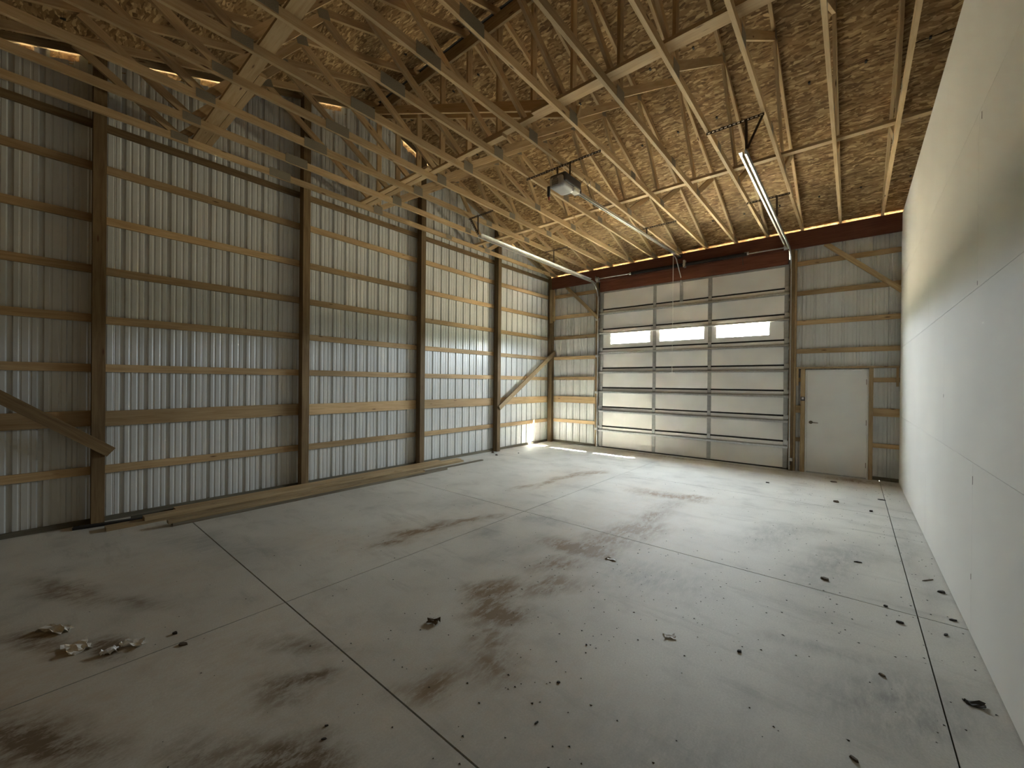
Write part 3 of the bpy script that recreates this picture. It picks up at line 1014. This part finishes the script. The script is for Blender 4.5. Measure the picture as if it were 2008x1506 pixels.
for s in range(8):
    z1, z0 = JZ[s], JZ[s + 1]
    zt, zb = z1 - 0.006, z0 + 0.030
    if s == 7:
        zb = z0
    xa, xb = -0.075, 4.238
    if s == 2:
        bx = [(xa, xb, 0.014, 0.045, WIN_Z[1], zt), (xa, xb, 0.014, 0.045, zb, WIN_Z[0])]
        cx = [xa] + [e for w in WINDOWS for e in w] + [xb]
        for k in range(0, len(cx), 2):
            bx.append((cx[k], cx[k + 1], 0.014, 0.045, WIN_Z[0], WIN_Z[1]))
    else:
        bx = [(xa, xb, 0.014, 0.045, zb, zt)]
    sec = boxes_obj('door_section', bx, 'door_back', door1)
    ORIGIN[sec.name] = Vector((0, 0, 0))
    # sub-parts share the door's frame: parent them with the section's own offset undone
    def sub(o):
        o.parent = sec
        o.matrix_parent_inverse = Matrix.Translation(sec.location).inverted()
        return o
    door_off = ORIGIN[door1.name]
    zt2 = z1 - 0.128 if s else z1 - 0.045
    for k, (a, b) in enumerate(COLS):
        if s == 2:
            w0, w1 = WINDOWS[k]
            fb = [(a + 0.004, b - 0.004, 0.0, 0.015, zb + 0.004, WIN_Z[0] - 0.012), (a + 0.004, b - 0.004, 0.0, 0.015, WIN_Z[1] + 0.012, zt - 0.01),
                  (a + 0.004, w0 - 0.012, 0.0, 0.015, WIN_Z[0] - 0.012, WIN_Z[1] + 0.012), (w1 + 0.012, b - 0.004, 0.0, 0.015, WIN_Z[0] - 0.012, WIN_Z[1] + 0.012)]
            sub(boxes_obj('inset_panel', fb, 'door_back'))
            e = 0.030
            sub(boxes_obj('window_frame', [(w0 - 0.03, w1 + 0.03, -0.006, 0.0, WIN_Z[1], WIN_Z[1] + e), (w0 - 0.03, w1 + 0.03, -0.006, 0.0, WIN_Z[0] - e, WIN_Z[0]),
                                           (w0 - 0.03, w0, -0.006, 0.0, WIN_Z[0], WIN_Z[1]), (w1, w1 + 0.03, -0.006, 0.0, WIN_Z[0], WIN_Z[1])], 'door_back'))
            sub(boxes_obj('pane', [(w0, w1, 0.027, 0.030, WIN_Z[0], WIN_Z[1])], 'window_glass'))
        else:
            sub(chamfer_panel('inset_panel', a + 0.004, b - 0.004, zb + 0.004, zt2, 0.0, 0.015, 'door_back', None))
        if s:
            sub(boxes_obj('top_rail', [(a, b, 0.002, 0.014, z1 - 0.082, z1 - 0.008)], 'door_back'))
    for a, b in STILES:
        sub(boxes_obj('stile', [(a, b, -0.004, 0.014, zb - 0.004, zt)], 'stile_steel'))
    if s == 0:
        sub(boxes_obj('top_cap', [(xa, xb, -0.012, 0.014, z1 - 0.04, z1 - 0.006)], 'stile_steel'))
        sub(boxes_obj('opener_stile', [(2.045, 2.115, -0.022, -0.001, z0 + 0.0, z1 - 0.03)], 'stile_steel'))
    else:
        # U-shaped strut with two return lips
        zs = z1 - 0.105
        sub(boxes_obj('strut', [(xa - 0.01, xb + 0.01, -0.056, -0.052, zs - 0.016, zs + 0.020), (xa - 0.01, xb + 0.01, -0.056, -0.001, zs + 0.017, zs + 0.021),
                                (xa - 0.01, xb + 0.01, -0.056, -0.001, zs - 0.020, zs - 0.016), (xa - 0.01, xb + 0.01, -0.004, -0.001, zs - 0.030, zs + 0.030)], 'galvanised'))
        for a, b in STILES:
            c = (a + b) / 2
            sub(boxes_obj('hinge', [(c - 0.032, c + 0.032, -0.012, -0.004, z1 - 0.055, z1 + 0.045), (c - 0.030, c + 0.030, -0.020, -0.012, z1 + 0.000, z1 + 0.022)], 'galvanised'))
    if s < 7:
        sub(boxes_obj('joint_shade', [(xa, xb, 0.034, 0.045, z0 - 0.006, z0 + 0.030)], 'rubber_black'))  # black strip behind the joint, stands in for the gap's deep shade
    # end rollers and brackets
    for e, c in ((-1, xa), (1, xb)):
        if s:
            sub(boxes_obj('roller_bracket', [(c - 0.035, c + 0.035, -0.030, -0.005, z1 - 0.05, z1 + 0.03)], 'galvanised'))
boxes_obj('bottom_seal', [(-0.09, 4.25, 0.008, 0.048, 0.002, 0.028)], 'rubber_black', door1)

# ------------------------------------------------------------------ door tracks
CH = [(-0.030, 0.0), (-0.030, 0.018), (-0.026, 0.018), (-0.026, 0.004), (0.026, 0.004), (0.026, 0.018), (0.030, 0.018), (0.030, 0.0)]


def track(x, sgn, label, zr, y_end, hang):
    root = tag(empty('door_track', (x, -0.08, 0)), label, 'door track', 'overhead door tracks')
    R = 0.34
    y0 = -0.075
    bm = bmesh.new()
    add_sweep(bm, [(x, y0, 0.02), (x, y0, zr - R)], CH, (0, 1, 0))
    bm_obj('vertical_rail', bm, 'galvanised', (0, 0, 0), root)
    bm = bmesh.new()
    pts = [(x, y0 - R + R * math.cos(a), zr - R + R * math.sin(a)) for a in [math.radians(90 * k / 12) for k in range(13)]]
    prof = [(-0.004, -0.03), (0.016, -0.03), (0.016, -0.026), (0.0, -0.026), (0.0, 0.026), (0.016, 0.026), (0.016, 0.03), (-0.004, 0.03)]
    if sgn < 0:
        prof = [(-a, b) for a, b in prof]
    add_sweep(bm, pts, prof, (1, 0, 0))
    bm_obj('curved_rail', bm, 'galvanised', (0, 0, 0), root, smooth=False)
    bm = bmesh.new()
    add_sweep(bm, [(x, y0 - R, zr), (x, y_end, zr + 0.0)], prof, (1, 0, 0))
    bm_obj('horizontal_rail', bm, 'galvanised', (0, 0, 0), root)
    # angle stiffener along the horizontal rail
    o = 0.035 * -sgn
    boxes_obj('rail_angle', [(min(x + o, x + o * 2.2), max(x + o, x + o * 2.2), y_end + 0.05, y0 - R - 0.15, zr + 0.030, zr + 0.034),
                             (x + o - 0.002, x + o + 0.002, y_end + 0.05, y0 - R - 0.15, zr - 0.03, zr + 0.034)], 'galvanised', root)
    for z in (0.5, 1.5, 2.5, 3.5):
        boxes_obj('wall_bracket', [(x - 0.03 if sgn > 0 else x - 0.06, x + 0.06 if sgn > 0 else x + 0.03, -0.085, -0.03, z - 0.03, z + 0.03)], 'galvanised', root)
    for (yb, xa_, xb_) in hang:
        zc = CHORD_Z - 0.002
        perforated('hanger_angle', (xa_, yb, zc - 0.018), (xb_, yb, zc - 0.018), root)
        perforated('hanger_strap', (x, yb, zc - 0.02), (x + 0.005, yb, zr + 0.03), root)
        if yb < -4:
            perforated('hanger_strap', (xb_ - 0.02 if sgn > 0 else xa_ + 0.02, yb + 0.01, zc - 0.03), (x + 0.012 * sgn, yb + 0.01, zr + 0.03), root)
    return root


def perforated(name, p0, p1, parent):
    """Punched angle iron: a rail with a row of open slots."""
    p0, p1 = Vector(p0), Vector(p1)
    d = p1 - p0
    L = d.length
    x = d.normalized()
    z = Vector((0, 0, 1)) if abs(x.z) < 0.9 else Vector((0, -1, 0))
    z = (z - x * z.dot(x)).normalized()
    y = z.cross(x)
    n = max(2, int(L / 0.045))
    bx = []
    hw = 0.016
    bx.append((-L / 2, L / 2, -0.001, 0.001, -hw, -hw + 0.009))
    bx.append((-L / 2, L / 2, -0.001, 0.001, hw - 0.009, hw))
    for i in range(n + 1):
        u_ = -L / 2 + L * i / n
        bx.append((u_ - 0.009, u_ + 0.009, -0.001, 0.001, -hw, hw))
    bx.append((-L / 2, L / 2, 0.0, 0.026, hw - 0.002, hw))
    v, f = [], []
    for x0, x1, y0, y1, z0, z1 in bx:
        k = len(v)
        for zz in (z0, z1):
            for xx, yy in ((x0, y0), (x1, y0), (x1, y1), (x0, y1)):
                v.append((xx, yy, zz))
        f += [(k, k + 3, k + 2, k + 1), (k + 4, k + 5, k + 6, k + 7)]
        for i in range(4):
            j = (i + 1) % 4
            f.append((k + i, k + j, k + 4 + j, k + 4 + i))
    o = pyobj(name, v, f, 'dark_angle', (0, 0, 0), parent)
    m = Matrix((x, y, z)).transposed().to_4x4()
    m.translation = (p0 + p1) / 2
    o.matrix_basis = m
    return o


track(4.272, 1, 'galvanised overhead door track on the drywall side', 4.475, -4.75, ((-4.75, 3.855, 4.455), (-2.25, 3.855, 4.455)))
track(-0.112, -1, 'galvanised overhead door track on the corrugated gable wall side', 4.475, -4.75, ((-4.75, -0.345, 0.255), (-2.25, -0.345, 0.255)))

# ------------------------------------------------------------------ torsion shaft and springs
ts = tag(empty('torsion_shaft', (2.08, -0.21, 4.50)), 'torsion spring shaft with black coil springs across the header', 'spring shaft')
bm = bmesh.new()
add_tube(bm, [(-0.102, -0.21, 4.572), (4.242, -0.21, 4.552)], 0.0127, 10)
bm_obj('shaft', bm, 'galvanised', (0, 0, 0), ts)
for a, b in ((0.90, 2.16), (2.24, 3.50)):
    bm = bmesh.new()
    n = 900
    turns = 110
    # ribbed barrel of tightly wound wire
    pts, rad = [], []
    for k in range(turns * 2 + 1):
        t = k / (turns * 2)
        xx = a + (b - a) * t
        pts.append((xx, -0.21, 4.572 - 0.02 * (xx + 0.13) / 4.43))
        rad.append(0.042 if k % 2 == 0 else 0.037)
    add_tube(bm, pts, rad, 12)
    bm_obj('spring', bm, 'black_steel', (0, 0, 0), ts)
for xx in (0.90, 3.50):
    bm = bmesh.new()
    add_tube(bm, [(xx - 0.05, -0.21, 4.567), (xx + 0.03, -0.21, 4.567)], 0.034, 12)
    bm_obj('winding_cone', bm, 'galvanised', (0, 0, 0), ts)
for xx in (-0.06, 4.20):
    bm = bmesh.new()
    add_tube(bm, [(xx - 0.035, -0.21, 4.562), (xx + 0.035, -0.21, 4.562)], [0.062, 0.055], 16)
    bm_obj('cable_drum', bm, 'stile_steel', (0, 0, 0), ts)
    boxes_obj('end_bearing_plate', [(xx + (0.037 if xx > 2 else -0.041), xx + (0.041 if xx > 2 else -0.037), -0.27, -0.1385, 4.53, 4.64)], 'galvanised', ts)
boxes_obj('centre_bracket', [(2.18, 2.22, -0.25, -0.138, 4.50, 4.66)], 'galvanised', ts)
bm = bmesh.new()
add_tube(bm, [(3.42, -0.235, 4.53), (3.42, -0.20, 4.33)], 0.006, 6)
bm_obj('winding_cable', bm, 'dark_angle', (0, 0, 0), ts)

# ------------------------------------------------------------------ garage door opener
op = tag(empty('garage_door_opener', (2.08, -5.25, 4.40)), 'silver and black ceiling-hung garage door opener with long chrome rail', 'door opener')


def rounded_box(name, cx, cy, cz, sx, sy, sz, bev, mat, parent, seg=4, taper=None):
    bm = bmesh.new()
    bmesh.ops.create_cube(bm, size=1.0)
    for v in bm.verts:
        v.co = Vector((v.co.x * sx, v.co.y * sy, v.co.z * sz))
        if taper and v.co.z < 0:
            v.co.x *= taper
            v.co.y *= taper
    bmesh.ops.bevel(bm, geom=bm.edges[:], offset=bev, segments=seg, affect='EDGES', profile=0.6)
    return bm_obj(name, bm, mat, (cx, cy, cz), parent, smooth=True)


rounded_box('motor_housing', 2.08, -5.18, 4.605, 0.265, 0.44, 0.135, 0.035, 'opener_dark', op)
rounded_box('end_cover', 2.07, -5.255, 4.560, 0.245, 0.34, 0.165, 0.068, 'opener_silver', op, 5)
for k in range(6):
    z = 4.612 - k * 0.019
    w = 0.075 if k < 2 else 0.105
    boxes_obj('vent_slot', [(2.06 - w / 2, 2.06 + w / 2, -5.4272, -5.4222, z - 0.0035, z + 0.0035)], 'opener_dark', op)
rounded_box('light_lens', 2.155, -5.07, 4.525, 0.10, 0.17, 0.075, 0.028, 'opener_lens', op)
rounded_box('rail_coupling', 2.08, -4.90, 4.60, 0.12, 0.14, 0.09, 0.02, 'opener_dark', op)
# chrome T-rail up to the header, in two shining edges with a dark chain between
pA, pB = Vector((2.08, -4.88, 4.600)), Vector((2.08, -0.16, 4.785))
board('rail', pA + Vector((0.017, 0, 0)), pB + Vector((0.017, 0, 0)), 0.042, 0.006, 'galvanised', op)
board('rail', pA - Vector((0.017, 0, 0)), pB - Vector((0.017, 0, 0)), 0.042, 0.006, 'galvanised', op)
board('chain', pA - Vector((0, 0, 0.004)), pB - Vector((0, 0, 0.004)), 0.012, 0.014, 'black_steel', op)
board('rail_web', pA + Vector((0, 0, 0.018)), pB + Vector((0, 0, 0.018)), 0.004, 0.030, 'galvanised', op)
boxes_obj('header_bracket', [(2.03, 2.13, -0.17, -0.139, 4.74, 4.83)], 'black_steel', op)
rounded_box('trolley', 2.08, -0.62, 4.755, 0.05, 0.16, 0.05, 0.012, 'sensor_grey', op, 2)
bm = bmesh.new()
add_tube(bm, [(2.08, -0.60, 4.73), (2.08, -0.40, 4.66), (2.08, -0.06, 4.30), (2.08, -0.03, 4.12)], 0.011, 6)
bm_obj('door_arm', bm, 'stile_steel', (0, 0, 0), op)
zc = CHORD_Z - 0.002
perforated('hanger_angle', (1.43, -5.25, zc - 0.018), (2.66, -5.25, zc - 0.018), op)
perforated('hanger_angle', (2.03, -2.23, zc - 0.018), (2.66, -2.23, zc - 0.018), op)
perforated('hanger_strap', (1.98, -5.25, zc - 0.02), (1.93 + 0.05, -5.25, 4.66), op)
perforated('hanger_strap', (2.19, -5.25, zc - 0.02), (2.19, -5.25, 4.66), op)
perforated('hanger_strap', (2.09, -2.23, zc - 0.02), (2.09, -2.23, 4.71), op)
# hanging plug and cord at the rear corner
bm = bmesh.new()
add_tube(bm, [(1.985, -5.36, 4.56), (1.960, -5.40, 4.53), (1.958, -5.425, 4.50)], 0.006, 6)
bm_obj('cord', bm, 'opener_dark', (0, 0, 0), op, smooth=True)
rounded_box('hanging_plug', 1.960, -5.430, 4.435, 0.040, 0.038, 0.15, 0.014, 'opener_dark', op, 2)
rounded_box('plug_tip', 1.965, -5.430, 4.340, 0.018, 0.018, 0.05, 0.005, 'red_plastic', op, 2)
# slack bell wire looping above the motor
bm = bmesh.new()
add_tube(bm, [(2.16, -5.2, 4.69), (2.18, -5.15, 4.76), (2.14, -5.2, 4.80), (2.12, -5.24, 4.84)], 0.003, 5)
add_tube(bm, [(2.22, -4.98, 4.66), (2.25, -4.94, 4.72), (2.27, -4.88, 4.64), (2.28, -4.84, 4.71), (2.26, -4.78, 4.66)], 0.004, 5)
bm_obj('bell_wire', bm, 'dark_angle', (0, 0, 0), op, smooth=True)

rp = tag(empty('release_cord', (2.08, -0.62, 2.0)), 'thin white emergency release cord hanging before the overhead door', 'cord')
bm = bmesh.new()
add_tube(bm, [(2.08, -0.62, 4.726), (2.082, -0.62, 3.4), (2.078, -0.62, 2.02)], 0.0055, 6)
bm_obj('rope', bm, 'rope_white', (0, 0, 0), rp)
bm = bmesh.new()
add_tube(bm, [(2.02, -0.62, 1.995), (2.14, -0.62, 1.995)], 0.013, 8)
add_tube(bm, [(2.08, -0.62, 1.995), (2.08, -0.62, 2.04)], 0.011, 8)
bm_obj('pull_handle', bm, 'rope_white', (0, 0, 0), rp)

# ------------------------------------------------------------------ person door
door2 = tag(empty('door_2', (5.01, 0.02, 0)), 'plain closed white service door beside the overhead door', 'door', kind='structure')
slab = boxes_obj('door_leaf', [(4.562, 5.466, 0.0, 0.042, 0.018, 2.030)], 'door_white', door2)
for z in (0.25, 1.05, 1.82):
    boxes_obj('hinge', [(5.461, 5.475, -0.006, 0.0, z - 0.05, z + 0.05)], 'brass', door2)
boxes_obj('door_frame', [(4.530, 4.558, -0.012, 0.043, 0.0, 2.034), (5.470, 5.498, -0.012, 0.043, 0.0, 2.034), (4.530, 5.498, -0.012, 0.043, 2.034, 2.060)], 'door_white', door2)
boxes_obj('threshold', [(4.56, 5.47, -0.03, 0.08, 0.0, 0.016)], 'stile_steel', door2)
bm = bmesh.new()
add_tube(bm, [(4.625, 0.001, 1.005), (4.625, -0.010, 1.005)], 0.032, 20)
bm_obj('rose', bm, 'brass', (0, 0, 0), door2)
bm = bmesh.new()
add_tube(bm, [(4.625, -0.008, 1.005), (4.625, -0.050, 1.005)], 0.011, 10)
add_tube(bm, [(4.620, -0.050, 1.005), (4.68, -0.052, 1.003), (4.745, -0.046, 1.000)], [0.011, 0.009, 0.007], 10)
bm_obj('lever_handle', bm, 'brass', (0, 0, 0), door2, smooth=True)

# small fittings beside the doors
kb = tag(empty('opener_button', (4.495, -0.085, 1.47)), 'small grey door opener button on the stud beside the service door', 'switch')
boxes_obj('case', [(4.462, 4.528, -0.090, -0.0655, 1.435, 1.515)], 'opener_dark', kb)
boxes_obj('button', [(4.478, 4.512, -0.096, -0.090, 1.465, 1.505)], 'sensor_grey', kb)
ss = tag(empty('safety_sensor', (4.29, -0.11, 0.17)), 'small pale photo-eye sensor low beside the overhead door', 'sensor')
boxes_obj('case', [(4.275, 4.335, -0.165, -0.112, 0.205, 0.265)], 'sensor_grey', ss)
boxes_obj('bracket', [(4.290, 4.310, -0.122, -0.112, 0.12, 0.205)], 'dark_angle', ss)

# ------------------------------------------------------------------ spare lumber along the gable wall
lumber = [
    (-1.245, -1.385, -9.55, -3.98, 0.0, 0.038, 'old_lumber', 'long board lowest in the lumber stack, its split end nearest the camera'),
    (-1.392, -1.532, -9.15, -4.30, 0.0, 0.038, 'grey_lumber', 'lower board of the lumber stack on the wall side'),
    (-1.250, -1.390, -9.22, -4.05, 0.0385, 0.0765, 'old_lumber', 'brown board on top of the lumber stack, room side'),
    (-1.395, -1.535, -8.90, -4.48, 0.0385, 0.0765, 'girt_pine', 'clean yellow board on top of the lumber stack, wall side'),
    (-0.895, -0.985, -9.02, -4.75, 0.0, 0.038, 'grey_lumber', 'grey board on the floor at the front of the lumber, underneath'),
    (-0.900, -0.988, -9.06, -5.30, 0.0385, 0.0765, 'old_lumber', 'board stacked on the front grey board, nearest the room'),
    (-1.035, -1.105, -6.2, -3.58, 0.0, 0.020, 'grey_lumber', 'thin dark lath reaching farthest towards the overhead door'),
    (-1.555, -1.600, -9.30, -7.6, 0.0, 0.05, 'skirt_wood', 'greenish grey board on edge between the posts and the lumber stack'),
]
for x0, x1, y0, y1, z0, z1, m, lab in lumber:
    xc = (x0 + x1) / 2
    sk = 0.006
    o = board('lumber_board', (xc + sk, y0, (z0 + z1) / 2), (xc - sk, y1, (z0 + z1) / 2), z1 - z0, abs(x1 - x0), m)
    tag(o, lab, 'board', 'spare lumber by the gable wall')
o = board('trim_strip', (-1.60, -9.79, 0.015), (-1.475, -9.20, 0.015), 0.028, 0.07, 'rubber_black')
tag(o, 'short black trim strip on the floor at the foot of the near post', 'trim strip')


# ------------------------------------------------------------------ litter on the floor
def scrap(name, x, y, sx, sy, sz, mat, label, cat, rot=0.0, seed=0, n=5, group=None):
    """Crumpled flat scrap with thickness, touching the floor."""
    r = random.Random(seed)
    top, bot = {}, {}
    v, f = [], []
    for i in range(n):
        for j in range(n):
            a, b = i / (n - 1) - 0.5, j / (n - 1) - 0.5
            k = 1 - 0.35 * r.random() if (i in (0, n - 1) or j in (0, n - 1)) else 1
            px, py = a * sx * k, b * sy * k
            pz = sz * (r.random() ** 1.5)
            top[i, j] = len(v)
            v.append((px, py, pz + min(0.004, sz * 0.3)))
            bot[i, j] = len(v)
            v.append((px, py, pz))
    zmin = min(p[2] for p in v)
    v = [(p[0], p[1], p[2] - zmin) for p in v]
    for i in range(n - 1):
        for j in range(n - 1):
            f.append((top[i, j], top[i + 1, j], top[i + 1, j + 1], top[i, j + 1]))
            f.append((bot[i, j], bot[i, j + 1], bot[i + 1, j + 1], bot[i + 1, j]))
    ring = [(i, 0) for i in range(n - 1)] + [(n - 1, j) for j in range(n - 1)] + [(i, n - 1) for i in range(n - 1, 0, -1)] + [(0, j) for j in range(n - 1, 0, -1)]
    for a, b in zip(ring, ring[1:] + ring[:1]):
        f.append((bot[a], bot[b], top[b], top[a]))
    o = pyobj(name, v, f, mat, (x, y, 0.0), None)
    o.rotation_euler = (0, 0, rot)
    return tag(o, label, cat, group)


def chip(x, y, sx, sy, sz, mat, label, rot=0.0, seed=0, name='wood_chip', cat='wood chip', group='wood scraps on the floor'):
    """An irregular splintered piece of wood lying on the floor."""
    sx, sy, sz = sx * 0.66, sy * 0.66, sz * 0.6
    r = random.Random(seed)
    k = 7
    p = []
    for i in range(k):
        a = 2 * math.pi * i / k
        q = 0.75 + 0.35 * r.random()
        p.append((math.cos(a) * sx / 2 * q, math.sin(a) * sy / 2 * q))
    v = [(a, b, 0) for a, b in p] + [(a * 0.85, b * 0.85, sz * (0.7 + 0.3 * r.random())) for a, b in p]
    f = [tuple(reversed(range(k))), tuple(range(k, 2 * k))]
    for i in range(k):
        j = (i + 1) % k
        f.append((i, j, k + j, k + i))
    o = pyobj(name, v, f, mat, (x, y, 0.0), None)
    o.rotation_euler = (0, 0, rot)
    return tag(o, label, cat, group)


scrap('paper_scrap', 4.314, -7.29, 0.085, 0.060, 0.012, 'paper_white', 'small bright white paper scrap on bare concrete near the camera', 'paper', 0.5, 1)
scrap('paper_scrap', 3.444, -6.414, 0.12, 0.05, 0.012, 'film_plastic', 'pale paper strip at the edge of the brown mud streak', 'paper', 0.2, 2)
scrap('dry_leaf', 2.959, -8.249, 0.10, 0.05, 0.035, 'leaf_brown', 'curled brown dry leaf left of the mud streak', 'leaf', 0.6, 3)
scrap('plastic_scrap', 1.05, -10.01, 0.24, 0.09, 0.028, 'film_plastic', 'pale crumpled plastic scrap farthest left on the floor', 'plastic scrap', 0.55, 4, 7)
scrap('plastic_scrap', 1.66, -9.69, 0.17, 0.06, 0.028, 'paper_white', 'long white crumpled plastic scrap beside the dark brown stain', 'plastic scrap', 0.75, 5, 7)
scrap('plastic_scrap', 1.66, -9.80, 0.09, 0.05, 0.035, 'paper_white', 'small white plastic twist in front of the dark brown stain', 'plastic scrap', 1.3, 6, 6)
scrap('plastic_scrap', 1.44, -9.93, 0.18, 0.13, 0.020, 'film_plastic', 'grey crumpled plastic film left of the dark brown stain', 'plastic scrap', 0.1, 8, 7)
chip(1.721, -9.484, 0.06, 0.035, 0.025, 'chip_dark', 'small black chunk beside the flat brown wood offcut', 0.6, 11)
chip(1.905, -9.478, 0.11, 0.055, 0.018, 'chip_brown', 'flat brown wood offcut right of the plastic scraps', 0.7, 12)
chip(5.095, -2.35, 0.12, 0.10, 0.05, 'chip_brown', 'brown wood chip on the floor before the service door', 0.2, 13)
chip(5.093, -5.531, 0.11, 0.06, 0.035, 'chip_brown', 'flat brown wood chip in the middle of the drywall side floor', 0.1, 14)
chip(5.321, -4.863, 0.10, 0.022, 0.02, 'chip_dark', 'thin dark splinter between the wood chip and the drywall', 0.2, 15)
chip(4.716, -7.148, 0.055, 0.035, 0.022, 'chip_dark', 'dark wood crumb right of the bright paper scrap', 0.9, 16)
chip(5.42, -6.83, 0.06, 0.028, 0.02, 'chip_brown', 'small brown chip near the long joint by the drywall', -0.4, 17)
chip(5.289, -7.662, 0.07, 0.03, 0.02, 'chip_brown', 'brown chip at the bottom right edge of the view', -0.5, 18)
scrap('dirt_clump', 5.80, -6.80, 0.10, 0.05, 0.02, 'chip_dark', 'dark dirt clump on the floor strip along the drywall', 'dirt', 0.2, 19)
chip(5.80, -4.93, 0.20, 0.018, 0.012, 'chip_brown', 'long thin stick on the floor strip along the drywall', 0.9, 20)
chip(5.86, -5.16, 0.10, 0.05, 0.03, 'chip_dark', 'dark splinter against the foot of the drywall', 0.5, 21)
chip(5.551, -6.007, 0.07, 0.035, 0.025, 'chip_dark', 'dark splinter just short of the long joint by the drywall', 0.3, 22)
chip(5.785, -5.997, 0.07, 0.025, 0.02, 'chip_dark', 'bent dark scrap in the middle of the drywall floor strip', 1.0, 23)
chip(5.484, -5.776, 0.04, 0.035, 0.025, 'chip_dark', 'round dark crumb where two floor joints meet', 0.3, 24)
chip(5.478, -2.60, 0.07, 0.06, 0.04, 'chip_dark', 'dark crumb near the far end of the long joint', 0.3, 25)
chip(5.62, -1.72, 0.16, 0.07, 0.02, 'chip_dark', 'dark scrap on the long joint close to the service door', 0.1, 26)
chip(-1.55, -2.72, 0.12, 0.10, 0.09, 'chip_brown', 'brown chunk at the foot of the post nearest the corner', 0.4, 27)
chip(-1.26, -2.90, 0.14, 0.05, 0.05, 'chip_brown', 'short brown offcut on the floor by the gable wall', 0.2, 28)
chip(-1.05, -2.32, 0.06, 0.05, 0.03, 'chip_dark', 'dark pebble on the floor by the gable wall', 0.2, 29)
chip(4.117, -1.646, 0.10, 0.05, 0.03, 'chip_dark', 'dark chip in front of the overhead door, service door side', 0.1, 30)
chip(3.923, -7.743, 0.025, 0.018, 0.012, 'chip_dark', 'tiny black crumb between the mud streak and the paper scrap', 0.1, 31)
chip(3.245, -9.165, 0.035, 0.015, 0.010, 'chip_dark', 'small dark splinter at the edge of the near brown patch', 0.9, 32)
chip(3.31, -9.21, 0.045, 0.015, 0.010, 'chip_dark', 'dark splinter on the near brown patch at the bottom', 0.9, 33)
chip(4.04, -8.46, 0.045, 0.014, 0.010, 'chip_dark', 'small upright dark splinter at the bottom centre', 1.4, 34)
chip(3.97, -8.15, 0.035, 0.02, 0.012, 'chip_dark', 'dark crumb above the small splinter at the bottom centre', 0.6, 35)
chip(5.86, -5.70, 0.08, 0.03, 0.02, 'chip_dark', 'dark scrap touching the drywall beside the floor joint', 0.4, 36)
chip(5.02, -0.75, 0.16, 0.12, 0.03, 'chip_brown', 'brown dirt lump just inside the service door', 0.4, 37)

# grit too fine to count
r = random.Random(99)
v, f = [], []
for i in range(900):
    if i % 3 == 0:
        x, y = r.uniform(4.3, 5.9), r.uniform(-7.8, -0.3)
    elif i % 3 == 1:
        x, y = r.gauss(3.6, 0.6), r.gauss(-7.2, 1.2)
    else:
        x, y = r.uniform(-0.7, 5.9), r.uniform(-10.0, -0.4)
    s = r.uniform(0.0025, 0.008)
    a = r.uniform(0, 6.28)
    k = len(v)
    for q in range(3):
        v.append((x + s * math.cos(a + q * 2.1) * (1.6 if q == 0 else 1), y + s * math.sin(a + q * 2.1), 0.0003))
    v.append((x, y, s * 0.6))
    f += [(k, k + 1, k + 3), (k + 1, k + 2, k + 3), (k + 2, k, k + 3), (k, k + 2, k + 1)]
grit = pyobj('floor_grit', v, f, 'chip_dark', (0, 0, 0), None)
tag(grit, 'fine dark grit scattered over the concrete floor', 'grit', kind='stuff')
